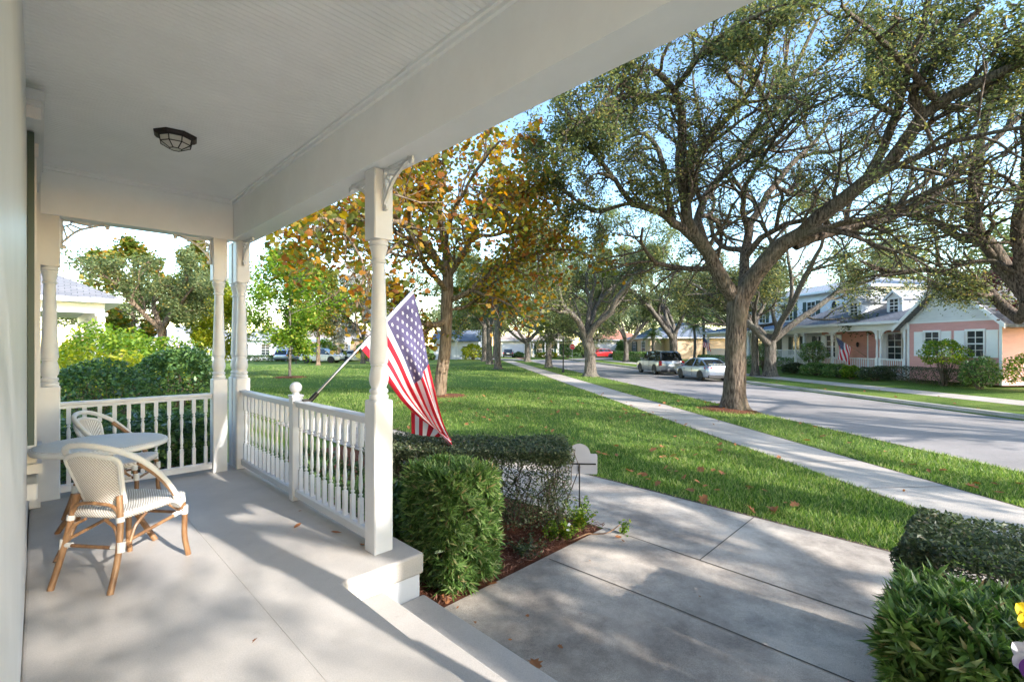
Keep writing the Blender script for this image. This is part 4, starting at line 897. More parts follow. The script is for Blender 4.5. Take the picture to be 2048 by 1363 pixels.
def whorls(P, D, r, per, L, asp, tilt=0.8):
    n = len(P); pid = np.repeat(np.arange(n), per); ax = D[pid]+r.normal(size=(n*per,3))*0.12+np.array([0,0,0.35]); sp = r.normal(size=(n*per,3)); sp -= ax*np.sum(sp*ax,axis=1,keepdims=True)/np.sum(ax*ax,axis=1,keepdims=True); sp /= np.linalg.norm(sp,axis=1,keepdims=True)
    d = ax/np.linalg.norm(ax,axis=1,keepdims=True)+sp*tilt*(0.6+0.9*r.rand(n*per))[:,None]; d /= np.linalg.norm(d,axis=1,keepdims=True)
    LL = L*(0.6+0.6*r.rand(n*per)); nrm = np.cross(d, r.normal(size=d.shape)); nrm = ax-d*np.sum(ax*d,axis=1,keepdims=True)+0.3*nrm; nrm /= np.linalg.norm(nrm,axis=1,keepdims=True)+1e-9; s = np.cross(nrm,d)
    c = P[pid]; l = LL[:,None]; w = l*asp
    V = np.stack([c, c+d*l*0.45+s*w*0.5, c+d*l-nrm*l*0.12, c+d*l*0.45-s*w*0.5],axis=1).reshape(-1,3); return V, np.arange(len(V)).reshape(-1,4)
def stems(t, r, n, x0,x1,y0,y1,h, base_f=0.5, mat='twig', rad=0.010):
    P = np.zeros((n,5,3)); cx,cy=(x0+x1)/2,(y0+y1)/2; X = x0+(x1-x0)*r.rand(n); Y = y0+(y1-y0)*r.rand(n)
    for k in range(5):
        f = base_f+(1-base_f)*k/4; P[:,k,0] = cx+(X-cx)*f+r.normal(size=n)*0.03*k/2; P[:,k,1] = cy+(Y-cy)*f+r.normal(size=n)*0.03*k/2; P[:,k,2] = h*k/4*(0.8+0.2*r.rand(n)) if k else -0.05
    R = np.ones((n,1))*np.linspace(1,.35,5)[None]*rad
    V,Q = tubes(P,R,5); return np_mesh('stems',V,Q,M[mat],t,smooth=True)
def hedge(name,label,bc,ac,hb,ha,h,seed,kind='pod',N=2600,L=0.07,asp=0.16,per=8,leaf='hedgeleaf',z0=0.03,cat='hedge',shell=0.12,rough=0.03,group=None,rz=None,loc=None,ns=40,rnd=0.15,up=0.3):
    r = np.random.RandomState(seed); p = pw(bc,ac) if loc is None else Vector(loc); p.z = gz(p.x,p.y); t = thing(name,label,cat,p,TH if rz is None else rz,group)
    P,D = box_cloud(r,N,-hb,hb,-ha,ha,z0,h,shell,rough,seed,round_=rnd)
    if kind=='pod': V,Q = whorls(P,D,r,per,L,asp)
    else: V,Q = leaves_np(P,L,asp,r,up)
    np_mesh('foliage',V,Q,M[leaf],t); stems(t,r,ns,-hb*.85,hb*.85,-ha*.85,ha*.85,h*.93); return t
hedge('podocarpus_shrub','clipped bright green long leaved shrub beside the steps and corner post',2.47,3.18,.27,.32,.955,71,N=3400,L=.082,asp=.17,per=8,shell=.16,rough=.03,group='clipped shrubs around the front walk')
hedge('podocarpus_shrub','clipped green long leaved shrub in the lower right corner by the walk',2.52,-.38,.27,.62,.97,72,rnd=.04,N=6500,L=.08,asp=.19,per=8,shell=.16,rough=.03,group='clipped shrubs around the front walk')
hedge('box_hedge','flat topped small leaved hedge beyond the lower right shrub',3.72,-.9,.42,1.25,.98,73,'leaf',N=70000,L=.030,asp=.45,leaf='smallleaf',shell=.16,rough=.02,group='clipped shrubs around the front walk')
# thin hedge curving behind the shrub, open and twiggy near the sign
r = np.random.RandomState(74); hp = pw(3.6,3.6); hp.z = gz(hp.x,hp.y)
th = thing('box_hedge','thin twiggy hedge with a flat top in front of the grey sign','hedge',hp,0.0,'clipped shrubs around the front walk')
path = [(-1.55,0.25),(-1.0,0.10),(-0.4,0.02),(0.2,0.0),(0.62,0.05)]          # world offsets of the hedge centre line
allP=[]; 
n=60000; tt=r.rand(n); xs=np.interp(tt,np.linspace(0,1,5),[p[0] for p in path]); ys=np.interp(tt,np.linspace(0,1,5),[p[1] for p in path])
zf = r.rand(n); top = zf>0.45
z = np.where(top, 0.93-0.16*r.rand(n)**1.2, 0.10+0.75*r.rand(n)); y = ys+(r.rand(n)*2-1)*np.where(top,0.42,0.34); x = xs+r.normal(size=n)*0.02
side = (~top)&(r.rand(n)<0.65); y = np.where(side, ys-0.32+0.10*r.rand(n), y); keep = top|(tt<0.45)|(r.rand(n)<0.45)
P = np.c_[x,y,z][keep]+r.normal(size=(keep.sum(),3))*0.012
V,Q = leaves_np(P,.032,.45,r,.3); np_mesh('foliage',V,Q,M['smallleaf'],th)
nb=80; P=np.zeros((nb,6,3)); t0=r.rand(nb); bx=np.interp(t0,np.linspace(0,1,5),[p[0] for p in path]); by=np.interp(t0,np.linspace(0,1,5),[p[1] for p in path])
for k in range(6):
    f=k/5; P[:,k,0]=bx+(r.rand(nb)-.5)*.5*f; P[:,k,1]=by+(r.rand(nb)-.5)*.65*f; P[:,k,2]=-.03+.9*f
V,Q=tubes(P,np.ones((nb,1))*np.linspace(.009,.003,6)[None],4); np_mesh('stems',V,Q,M['twig'],th,smooth=True)
hedge('foundation_shrub','low dark shrub growing behind the side railing balusters',2.35,5.3,.36,1.35,.62,75,'leaf',N=7000,L=.07,asp=.45,leaf='bluishleaf',shell=.3,rough=.06,cat='shrub')
hedge('glossy_shrub','dark glossy shrub pressed against the far end railing',0.75,7.65,1.0,.72,1.12,76,'leaf',N=12000,L=.085,asp=.45,leaf='bluishleaf',shell=.4,rough=.07,cat='shrub',rnd=.3)
def bush(name,label,X,Y,rad,zc,seed,leaf,N=5000,L=.09,asp=.5,cat='bush',shell=.3,lump=.1,group=None,trunk=None,k=4,kind='leaf',up=.3):
    r=np.random.RandomState(seed); b=gp(X,Y); t=thing(name,label,cat,b,0,group)
    P,D=ell_cloud(r,N,(0,0,zc),rad,shell,lump,seed,-.75)
    P[:,2]=np.maximum(P[:,2],.03)
    if kind=='pod': V,Q=whorls(P,D,r,6,L,asp)
    else: V,Q=leaves_np(P,L,asp,r,up,k)
    np_mesh('foliage',V,Q,M[leaf],t); stems(t,r,26,-rad[0]*.6,rad[0]*.6,-rad[1]*.6,rad[1]*.6,zc+rad[2]*.6,.12,rad=.022 if trunk is None else trunk); return t
bush('round_shrub','large rounded dark green shrub beyond the far end railing',-6.7,9.4,(.86,.8,1.02),.95,81,'bluishleaf',N=9000,L=.085,shell=.3,lump=.05)
bush('blue_flowered_shrub','low glossy shrub with pale blue tips left of the round shrub',-7.1,7.9,(1.25,.8,.75),.95,82,'bluishleaf',N=9000,L=.075,lump=.1)
bush('green_bush','bright green bush mass behind the glossy shrub',-11.2,13.0,(2.3,1.4,1.15),1.15,83,'brightleaf',N=9000,L=.12,lump=.22)
bush('green_bush','yellow green bush below the neighbouring porch roof',-9.2,10.6,(1.9,1.0,1.0),.85,84,'yellowleaf',N=6000,L=.10,lump=.22)
bush('green_bush','leafy green shrub beside the neighbouring porch column',-13.6,16.8,(1.2,1.2,1.2),1.3,85,'brightleaf',N=5000,L=.12,lump=.25)
# pale petals on the flowered shrub
# periwinkle by the sign
def sprig(name,label,bx,ay,n,h,spr,seed,leaf='brightleaf',flowers=5,L=.035,petal=None,fs=.018,cat='plant'):
    r=np.random.RandomState(seed); p=pw(bx,ay); p.z=gz(p.x,p.y); t=thing(name,label,cat,p,TH)
    S=np.zeros((n,6,3)); az=r.rand(n)*6.28; hh=h*(.45+.6*r.rand(n)); sp=spr*(.2+.8*r.rand(n))
    for k in range(6):
        f=k/5; S[:,k,0]=np.cos(az)*sp*f**1.3+r.normal(size=n)*.006*k; S[:,k,1]=np.sin(az)*sp*f**1.3+r.normal(size=n)*.006*k; S[:,k,2]=hh*f
    V,Q=tubes(S,np.ones((n,1))*np.linspace(.004,.0015,6)[None],5); np_mesh('stems',V,Q,M['palmleaf'],t,smooth=True)
    N=n*26; pid=np.repeat(np.arange(n),26); x=(.15+.84*r.rand(N))*5; i=np.minimum(x.astype(int),4); f=(x-i)[:,None]; c=S[pid,i]*(1-f)+S[pid,i+1]*f+r.normal(size=(N,3))*.016
    V,Q=leaves_np(c,L,.5,r,.5,6,.15); np_mesh('leaves',V,Q,M[leaf],t)
    for q in range(flowers):
        m=MB(); c=S[q%n,5]+np.array([0,0,.01])+r.normal(size=3)*.01; cc=Vector(c)
        ax=Vector((r.normal()*.5,r.normal()*.5-.5,1)).normalized(); u=ax.cross(Vector((1,0,0))).normalized(); w=ax.cross(u)
        for e in range(5):
            a=2*pi*e/5; d=u*cos(a)+w*sin(a); s=u*-sin(a)+w*cos(a); m.add([cc,cc+d*fs*.7+s*fs*.5+ax*fs*.1,cc+d*fs*1.25,cc+d*fs*.7-s*fs*.5+ax*fs*.1],[(0,1,2,3)])
        m.build('blossom',petal or FM[1],t)
    return t
sprig('periwinkle','leafy periwinkle with white blooms at the corner of the mulch bed',4.02,2.98,30,.36,.20,91,flowers=4)
sprig('periwinkle','low periwinkle sprawling on the mulch under the grey sign',3.72,3.02,26,.20,.20,92,flowers=3)
sprig('ground_weed','grey green seedlings scattered on the bare mulch',3.25,3.05,26,.13,.28,93,leaf='smallleaf',flowers=0,L=.03)
sprig('weed_sprig','single bare stemmed sprig at the edge of the walk joint',4.28,2.62,4,.24,.05,94,flowers=0)
m=MB(); p0=pw(3.9,2.80); 
pp=[pw(3.70,2.86,0),pw(3.9,2.80,0),pw(4.05,2.82,0),pw(4.15,2.72,0),pw(4.35,2.70,0)]
m.tube(arc3([(p.x,p.y,gz(p.x,p.y)+.045+.03*sin(i*2)) for i,p in enumerate(pp)],5),.006,6); o=m.build('fallen_twig',M['cane'],smooth='all'); tag(o,'pale curved twig lying at the corner of the mulch bed','twig')
# flowers in the lower right corner
t=NT('yellow_petal'); t.col((.85,.62,.01,1)); t.set(.6); M['ypetal']=t.m
t=NT('pale_petal'); n=t.noise(14,2); t.col(t.ramp(n,[(.35,(.80,.78,.84)),(.65,(.72,.68,.80))])); t.set(.6); M['wpetal']=t.m
t=NT('violet_petal'); t.col((.16,.03,.28,1)); t.set(.6); M['vpetal']=t.m
def pansy(name,label,loc,R,petal,face):
    t=thing(name,label,'flower',loc,0.0,'flowers in the lower right corner'); ax=Vector(face).normalized(); u=ax.cross(Vector((0,0,1))).normalized(); w=u.cross(ax)
    for k,(a,s) in enumerate(((90,1.0),(35,.9),(145,.9),(-35,.85),(215,.85),(-90,1.05))):
        m=MB(); q=radians(a); d=u*cos(q)+w*sin(q); sd=ax.cross(d)
        def f(i,j):
            wd=sin(pi*min(1,.12+i*.88))**.6*R*.48*s; return tuple(d*(R*i*s)+sd*((j*2-1)*wd)+ax*(R*.28*i*i-.2*R*i+.08*R*abs(j*2-1)+.004*k))
        m.grid(f,8,6); m.build('petal',petal if k<5 else (M['vpetal'] if petal is M['wpetal'] else petal),t,smooth='all')
    m=MB(); g=gz(loc[0],loc[1])-loc[2]; m.tube(arc3([(0,0,0),(.01,.02,-.15),(.03,.05,g*.5),(.02,.06,g)],5),.0035,6); m.build('stem',M['palmleaf'],t,smooth='all'); return t
pansy('yellow_flower','ruffled yellow bloom cut by the right edge of the picture',px(2074,1238,1.30),.055,M['ypetal'],(-.6,-.7,.4))
pansy('white_flower','white bloom with a violet tip under the yellow bloom',px(2070,1322,1.22),.055,M['wpetal'],(-.7,-.6,.5))
# grey sign
sg=thing('yard_sign','grey arched yard sign on a thin black stake behind the twiggy hedge','sign',Vector((.72,5.02,gz(.72,5.02))),radians(-4))
m=MB(); poly=[(-.19,0),(.185,0),(.19,.02),(.19,.20),(.18,.215),(.12,.215)]+[(.115*cos(q)+0.0,.215+.105*sin(q)) for q in np.linspace(.15,pi-.15,14)]+[(-.12,.215),(-.18,.215),(-.19,.20)]
m.slab([(x,0,.60+z) for x,z in poly],(0,1,0),.012)
t=NT('grey_sign_back'); t.col((.42,.42,.47,1)); t.set(.55); M['sign']=t.m
m.build('board',M['sign'],sg); MB().box(-.19,.175,-.006,-.001,.70,.715).build('cross_bar',M['black'],sg); m=MB(); m.tube([(.0,-.008,-.05),(.0,-.008,.70)],.007,8); m.build('stake',M['black'],sg)
# ================================================================= HOUSES
def wall_part(o,x0,x1,y0,y1,z0,z1,mat,lap=None,name='wall'):
    m=MB()
    if lap:
        z=z0; vs=[];fs=[]
        m.box(x0+.03,x1-.03,y0+.03,y1-.03,z0,z1)
        while z<z1-1e-3:
            h=min(lap,z1-z)
            for (a,b,c,d) in ((x0,y0,x1,y0),(x1,y0,x1,y1),(x1,y1,x0,y1),(x0,y1,x0,y0)):
                nx,ny=(b!=d)*(1 if a==x1 else -1),(a!=c)*(1 if b==y1 else -1)
                dx,dy=nx*.018,ny*.018
                m.add([(a+dx,b+dy,z),(c+dx,d+dy,z),(c,d,z+h),(a,b,z+h),(a,b,z),(c,d,z)],[(0,1,2,3),(4,5,1,0)])
            z+=lap
    else: m.box(x0,x1,y0,y1,z0,z1)
    return m.build(name,mat,o)
def window(o,x,z0,w,h,y=0.0,sh=None,mull=(2,2),face='front',shw=.42,fm='white',sill=True):
    # face 'front': plane y, looking -y ; 'right': plane x=x, centred at y
    m=MB(); f=.07
    def B(a0,a1,d0,d1,z0_,z1_,mb):
        if face=='front': mb.box(x+a0,x+a1,y-d1,y-d0,z0_,z1_)
        elif face=='right': mb.box(x+d0,x+d1,y+a0,y+a1,z0_,z1_)
        else: mb.box(x-d1,x-d0,y+a0,y+a1,z0_,z1_)
    B(-w/2-f,-w/2,.021,.07,z0,z0+h,m);B(w/2,w/2+f,.021,.07,z0,z0+h,m);B(-w/2-f-.03,w/2+f+.03,.021,.085,z0+h,z0+h+.11,m);B(-w/2-f-.03,w/2+f+.03,.021,.09,z0-.07,z0,m)
    wo=m.build('window',M[fm],o); m=MB();B(-w/2,w/2,.022,.030,z0,z0+h,m);m.build('pane',M['glass'],wo)
    m=MB()
    for k in range(1,mull[0]): xx=-w/2+w*k/mull[0];B(xx-.014,xx+.014,.031,.05,z0,z0+h,m)
    for k in range(1,mull[1]*2):
        zz=z0+h*k/(mull[1]*2); t=.03 if k==mull[1] else .014;B(-w/2,w/2,.0305,.052,zz-t,zz+t,m)
    m.build('muntin',M[fm],wo)
    if sh:
        for s in (-1,1):
            m=MB(); a=s*(w/2+f+.04); a0,a1=(a,a+s*shw) if s>0 else (a-shw,a)
            B(a0,a1,.021,.055,z0-.05,z0+h+.05,m)
            for zz in (z0,z0+h*.5,z0+h-.03): B(a0,a1,.0555,.068,zz-.04,zz+.04,m)
            B(a0,a0+.05,.0553,.069,z0-.05,z0+h+.05,m);B(a1-.05,a1,.0553,.069,z0-.05,z0+h+.05,m)
            m.build('shutter',M[sh],wo)
    return wo
def gable(o,x0,x1,y0,y1,z,h,mat,axis='x',ov=.35,th=.14,name='roof',fill=None,peak=None):
    # ridge along axis
    m=MB()
    if axis=='x':
        a,b=y0-ov,y1+ov; c=(y0+y1)/2; k=h/((y1-y0)/2); zo=z-ov*k; P=[(a,zo),(c,z+h),(b,zo)]; mk=lambda u,v,w:(u,v,w)
        e0,e1=x0-ov,x1+ov; g=lambda s:[(s,y0,z),(s,y1,z),(s,c,z+h-.03)]
    else:
        a,b=x0-ov,x1+ov; c=(x0+x1)/2; k=h/((x1-x0)/2); zo=z-ov*k; P=[(a,zo),(c,z+h),(b,zo)]; mk=lambda u,v,w:(v,u,w)
        e0,e1=y0-ov,y1+ov; g=lambda s:[(x0,s,z),(x1,s,z),(c,s,z+h-.03)]
    for (p,q) in ((P[0],P[1]),(P[1],P[2])):
        m.add([mk(e0,p[0],p[1]),mk(e1,p[0],p[1]),mk(e1,q[0],q[1]),mk(e0,q[0],q[1]),mk(e0,p[0],p[1]+th),mk(e1,p[0],p[1]+th),mk(e1,q[0],q[1]+th),mk(e0,q[0],q[1]+th)],[(0,3,2,1),(4,5,6,7),(0,1,5,4),(2,3,7,6),(1,2,6,5),(3,0,4,7)])
    r=autouv(m.build(name,mat,o))
    if fill is not None:
        m=MB()
        for s in ((x0,x1) if axis=='x' else (y0,y1)): m.add(g(s),[(0,1,2)])
        m.build('gable_wall',fill,o)
    # barge boards
    for s,d in ((e0,-1),(e1,1)):
        m=MB()
        for (p,q) in ((P[0],P[1]),(P[1],P[2])):
            m.slab([mk(s,p[0],p[1]-.06),mk(s,q[0],q[1]-.06),mk(s,q[0],q[1]+th+.01),mk(s,p[0],p[1]+th+.01)],mk(d,0,0),.04)
        m.build('barge_board',M['white'],r)
    return r
def hip(o,x0,x1,y0,y1,z,h,mat,ov=.4,name='roof',ft=.16):
    a,b,c,d=x0-ov,x1+ov,y0-ov,y1+ov; W,D=b-a,d-c
    if W>=D: r0,r1=(a+D/2,(c+d)/2),(b-D/2,(c+d)/2)
    else: r0,r1=((a+b)/2,c+W/2),((a+b)/2,d-W/2)
    m=MB(); v=[(a,c,z),(b,c,z),(b,d,z),(a,d,z),(*r0,z+h),(*r1,z+h)]
    m.add(v,[(0,1,5,4),(1,2,5),(2,3,4,5),(3,0,4)] if W>=D else [(0,1,4),(1,2,5,4),(2,3,5),(3,0,4,5)])
    r=autouv(m.build(name,mat,o)); m=MB(); m.box(a+.001,b-.001,c+.001,d-.001,z-ft,z-.002); m.build('fascia',M['white'],r); return r
def column(o,x,y,z0,z1,r=.11,name='column',sq=False):
    m=MB(); m.box(x-r*1.25,x+r*1.25,y-r*1.25,y+r*1.25,z0,z0+.12).box(x-r*1.25,x+r*1.25,y-r*1.25,y+r*1.25,z1-.12,z1)
    if sq: m.box(x-r*.9,x+r*.9,y-r*.9,y+r*.9,z0+.12,z1-.12)
    else: m.lathe([(r,z0+.12),(r*1.02,z0+.5),(r*.85,z1-.12)],16,(x,y,0),cap=False)
    return m.build(name,M['white'],o)
def tcolumn(o,x,y,z0,z1,w=.15):
    pm=post_mb(w,0,1.0,(z1-z0)-.5,z1-z0); pm.v=[(a+x,b+y,c+z0) for a,b,c in pm.v]; return pm.build('column',M['white'],o,smooth=True)
def fence_rail(o,p0,p1,z0,h=.95,sp=.13):
    p0=Vector(p0);p1=Vector(p1);d=p1-p0;L=d.length;d.normalize();n=max(2,int(L/sp));nn=Vector((-d.y,d.x,0))
    m=MB()
    for (a,b,w) in ((z0+.06,z0+.12,.03),(z0+h-.06,z0+h,.045)): m.slab([p0+nn*w+Vector((0,0,a)),p0-nn*w+Vector((0,0,a)),p0-nn*w+Vector((0,0,b)),p0+nn*w+Vector((0,0,b))],d,L)
    for k in range(n):
        q=p0+d*(L*(k+.5)/n); m.box(q.x-.018,q.x+.018,q.y-.018,q.y+.018,z0+.12,z0+h-.06)
    return m.build('railing',M['white'],o)
def arch_bracket(o,x,y,z,s,R=.42,th=.06):
    m=MB(); pts=[(x,z)]+[(x+s*R*(1-sin(q)),z-R*(1-cos(q))) for q in np.linspace(0,pi/2,7)]
    pts=[(x,z),(x+s*R,z)]+[(x+s*R*(1-sin(q)),z-R*(1-cos(q))) for q in np.linspace(.05,pi/2,7)]
    m.slab([(a,y-th/2,b) for a,b in pts],(0,1,0),th); m.build('bracket',M['white'],o)
RS=TS-pi/2
def shouse(name,label,xs,ys,z): # origin: far end of a facade along the street; local x toward the camera, y away from the street
    p=sw(xs,ys,z); return thing(name,label,'house',p,RS)
# ---- pink house
H1=shouse('pink_house','pink clapboard cottage with white porch, dormers and shingled gable across the road',24.9,32.4,0); g0=-1.86
wall_part(H1,.3,8.85,1.9,10,g0,1.3,M['pinkwall'],.22)
wall_part(H1,8.85,13.4,0,10,g0,1.27,M['pink'],.24)
MB().box(-.15,8.80,-.12,1.9,g0-.25,g0+.12).build('porch_floor',M['sidewalk'],H1)
MB().box(-.1,8.82,-.08,.12,.88,1.27).build('porch_beam',M['white'],H1); MB().box(-.1,.1,.121,1.9,.88,1.27).build('porch_beam',M['white'],H1)
MB().box(-.1,8.82,.13,1.9,1.20,1.25).build('porch_ceiling',M['ceilwhite'],H1)
for x in (0,3.45,6.85,7.1,8.62): tcolumn(H1,x,.02,g0+.12,.879)
for (a,b) in ((.08,3.37),(3.53,6.77),(7.18,8.54)): fence_rail(H1,(a,.02,0),(b,.02,0),g0+.12)
for x,s in ((.08,1),(3.37,-1),(3.53,1),(6.77,-1),(7.18,1),(8.54,-1)): arch_bracket(H1,x,.02,.879,s)
m=MB(); ez=1.36
m.add([(-.5,-.5,ez),(8.75,-.5,ez),(8.75,5.2,ez+2.1),(-.5,5.2,ez+2.1),(8.75,10.6,ez),(-.5,10.6,ez)],[(0,1,2,3),(3,2,4,5)]); autouv(m.build('roof',M['roofgrey'],H1))
m=MB(); m.add([(-.15,0,ez-.1),(-.15,10.2,ez-.1),(-.15,5.2,ez+2.0)],[(0,2,1)]); m.build('gable_wall',M['wsiding'],H1)
MB().box(-.55,8.82,-.62,-.5,ez-.12,ez+.03).box(-.5,8.8,-.5,.0,ez-.10,ez-.03).build('gutter',M['white'],H1)
gable(H1,8.85,13.4,0,10,1.27,2.05,M['roofgrey'],'y',.5,.15,'roof',M['wsiding'])
# scalloped shingle rows of the gable
m=MB(); 
for r_ in range(13):
    z=1.29+r_*.15; hw=2.27*(1-(z+.08-1.27)/2.05)
    n=max(1,int(hw*2/.16))
    for k in range(n):
        x=11.125-hw+ (k+.5)*2*hw/n+(.0 if r_%2 else .04); w=hw/n*.93
        m.add([(x-w,-.016-.004*(k%2),z+.15),(x-w,-.028,z+.04),(x-w*.6,-.030,z+.005),(x+w*.6,-.030,z+.005),(x+w,-.028,z+.04),(x+w,-.016-.004*(k%2),z+.15)],[(0,1,2,3,4,5)])
m.build('gable_shingles',M['wsiding'],H1)
MB().box(8.78,13.47,-.06,-.021,1.18,1.28).build('trim_board',M['white'],H1)
m=MB(); 
for (a,b) in (((10.35,2.62),(11.125,3.30)),((11.125,3.30),(11.9,2.62)),((10.42,2.66),(11.83,2.66)),((11.125,2.66),(11.125,3.25))):
    m.tube([(a[0],-.50,a[1]),(b[0],-.50,b[1])],.05,4)
m.build('gable_truss',M['white'],H1)
for x in (8.87,13.36): MB().box(x-.06,x+.06,-.035,-.0185,g0,1.18).build('corner_board',M['white'],H1)
window(H1,10.2,-.54,.72,1.22,0,'white',(2,2),shw=.50); window(H1,12.3,-.54,.72,1.22,0,'white',(2,2),shw=.50)
window(H1,6.2,-.9,.9,1.6,1.9,'white',(2,2)); window(H1,8.0,-.9,.7,1.6,1.9,'white',(2,2)); window(H1,1.2,-.9,.8,1.6,1.9,'white',(2,2))
m=MB(); m.box(4.35,5.25,1.84,1.879,g0+.12,.7); m.build('door',M['pink'],H1)
for x in (4.3,5.3): MB().box(x-.05,x+.05,1.83,1.8795,g0+.12,.8).build('door_frame',M['white'],H1)
m=MB(); m.lathe([(.02,0),(.07,.05),(.08,.25),(.03,.33)],8,(3.55,1.78,-.12)); m.box(3.53,3.57,1.79,1.878,.0,.05); m.build('wall_lantern',M['black'],H1)
for (dx,nm) in ((3.8,0),(6.7,1)):
    MB().box(dx-.52,dx+.52,1.35,3.9,1.75,2.85).build('dormer',M['white'],H1)
    gable(H1,dx-.52,dx+.52,1.35,4.6,2.85,.42,M['roofwhite'],'y',.14,.07,'dormer_roof',M['white'])
    window(H1,dx,1.99,.56,.80,1.34,None,(2,2))
# flag on the pink house
f2=thing('small_flag','small american flag on a slanted pole at the pink house porch','flag',H1.matrix_basis@Vector((6.3,-.15,g0+1.15)),RS)
m=MB(); m.tube([(0,0,0),(-1.5,-.75,1.25)],.014,8); m.build('pole',M['cane'],f2)
def drape(o,top,bot,L,seed=0,nm='flag'):
    m=MB(); NV,NU=39,40; T=Vector(top);Bv=Vector(bot)
    def f(s,t):
        p=T*(1-s)+Bv*s; sw_=.10*sin(s*9+t*3+seed)*min(1,t*2); return (p.x+.35*t*L*.5*(1-s)*.6+sw_*.5,p.y+sw_,p.z-t*L*(.98-.15*s))
    m.v=[f(j/NV,i/NU) for j in range(NV+1) for i in range(NU+1)]
    for j in range(NV):
        for i in range(NU):
            m.f.append((j*(NU+1)+i,j*(NU+1)+i+1,(j+1)*(NU+1)+i+1,(j+1)*(NU+1)+i)); st=j//3
            star=(i%3==1 and j%3==1)
            m.m.append((1 if star else 2) if i<16 and st<7 else (0 if st%2==0 else 1))
    return m.build(nm,FM2,o,smooth='all')
FM2=[FM[0],FM[1],flagmat('flag_blue',(.03,.04,.12))]
drape(f2,(-1.48,-.74,1.23),(-.72,-.36,.6),1.35)
# ---- white two storey house
H2=shouse('white_house','white two storey house with green shutters and round columns left of the pink house',28.9,52.1,0); g2=-1.7
wall_part(H2,1,19.5,2.4,11,g2,4.5,M['wsiding'],.24)
MB().box(-.2,19.7,-.1,2.4,g2-.2,g2+.35).build('porch_floor',M['sidewalk'],H2)
MB().box(-.1,19.6,-.06,.2,1.0,1.42).build('porch_beam',M['white'],H2); MB().box(-.1,.15,.21,2.4,1.0,1.42).build('porch_beam',M['white'],H2)
m=MB(); m.add([(-.6,-.6,1.45),(20.0,-.6,1.45),(20.0,2.4,2.2),(1.0,2.4,2.2),(-.6,11,1.45),(1,11,2.2)],[(0,1,2,3),(0,3,5,4)]); autouv(m.build('porch_roof',M['roofblue'],H2))
MB().box(-.6,20,-.66,-.56,1.3,1.46).box(-.66,-.56,-.6,11,1.3,1.46).build('gutter',M['white'],H2)
for k in range(6): column(H2,.1+k*3.85,.05,g2+.35,.999,.15)
for k in range(5):
    if k!=2: fence_rail(H2,(.3+k*3.85,.05,0),(3.75+k*3.85,.05,0),g2+.35)
for x in (2.6,6.2,11.5,14.5,17.8): window(H2,x,-.85,.9,1.6,2.4,'green',(2,2))
m=MB(); m.box(8.4,9.5,2.32,2.379,g2+.35,.8); m.build('door',M['green'],H2)
for x in (3.0,6.6,10.6,13.4,18.4): window(H2,x,2.35,.95,1.5,2.4,'green',(2,2))
m=MB(); m.tube([(16.0+.34*cos(2*pi*i/24),2.36,3.3+.45*sin(2*pi*i/24)) for i in range(25)],.06,6); wo=m.build('oval_window',M['white'],H2); m=MB(); m.add([(16.0+.32*cos(2*pi*i/24),2.372,3.3+.43*sin(2*pi*i/24)) for i in range(24)],[tuple(range(24))]); m.build('pane',M['glass'],wo)
hip(H2,1,19.5,2.4,11,4.62,1.3,M['roofwhite'],.6)
f3=thing('small_flag','small american flag on the front of the white two storey house','flag',H2.matrix_basis@Vector((1.4,-.05,-.2)),RS)
m=MB(); m.tube([(0,0,0),(-.9,-.7,1.2)],.014,8); m.build('pole',M['white'],f3); drape(f3,(-.88,-.69,1.18),(-.3,-.25,.42),1.2,2)
# ---- beige house
H3=shouse('beige_house','beige stucco house with a blue grey roof behind the silver suv',28.9,78,0)
wall_part(H3,0,16,0,10,-2,.95,M['beige']); hip(H3,0,16,0,10,1.1,2.3,M['roofblue'],.5)
for x in (3,8,13): window(H3,x,-1.2,1.1,1.7,0,'green',(2,2))
wall_part(H3,10,14.5,-2.2,-.001,-2,.95,M['beige'],None,'porch_wall'); hip(H3,10,14.5,-2.2,.5,1.1,1.4,M['roofblue'],.4); window(H3,12.2,-1.2,1.3,1.7,-2.2,None,(3,2))
# ---- houses facing the viewer at the end of the street
def fhouse(name,label,X,Y,W,D,Hw,wm,rm,rh,rz=0.0,g=-2.1,roof='hip'):
    t=thing(name,label,'house',(X,Y,g),rz); wall_part(t,0,W,0,D,0,Hw,wm)
    if roof=='hip': hip(t,0,W,0,D,Hw+.16,rh,rm)
    else: gable(t,0,W,0,D,Hw,rh,rm,roof,.35,.14,'roof',wm)
    return t
def garage(o,x0,x1,h,y=0.0):
    m=MB(); m.box(x0,x1,y-.035,y-.003,0,h)
    for k in range(1,4): m.box(x0,x1,y-.045,y-.0352,h*k/4-.015,h*k/4+.015)
    d=m.build('garage_door',M['white'],o); m=MB(); m.box(x0-.1,x0-.001,y-.06,y-.002,0,h+.12).box(x1+.001,x1+.1,y-.06,y-.002,0,h+.12).box(x0,x1,y-.06,y-.002,h+.001,h+.12); m.build('frame',M['white'],d); return d
h=fhouse('cream_house','cream house with a white garage door and tan roof at the end of the street',-2.6,88,6.2,12,3.0,M['cream'],M['rooftan'],2.0,g=-2.2)
garage(h,.8,4.8,2.3); wall_part(h,6.2,14.2,1.6,11,0,3.0,M['cream'],None,'side_wall'); hip(h,6.19,14.2,.2,11,3.16,1.8,M['rooftan'])
for x in (6.6,8.9,11.3,13.9): column(h,x,.35,0,3.0,.16,sq=True)
for x in (7.8,10.0,12.7): window(h,x,.5,1.0,1.9,1.6,'green',(2,2))
MB().box(-.1,5.6,-9,-.01,-.06,.02).build('driveway',M['brickdrive'],h)
h=fhouse('pale_house','pale house with a red tiled roof behind the red car',14.6,82,9,10,3.0,M['cream'],M['roofred'],2.0,g=-2.2)
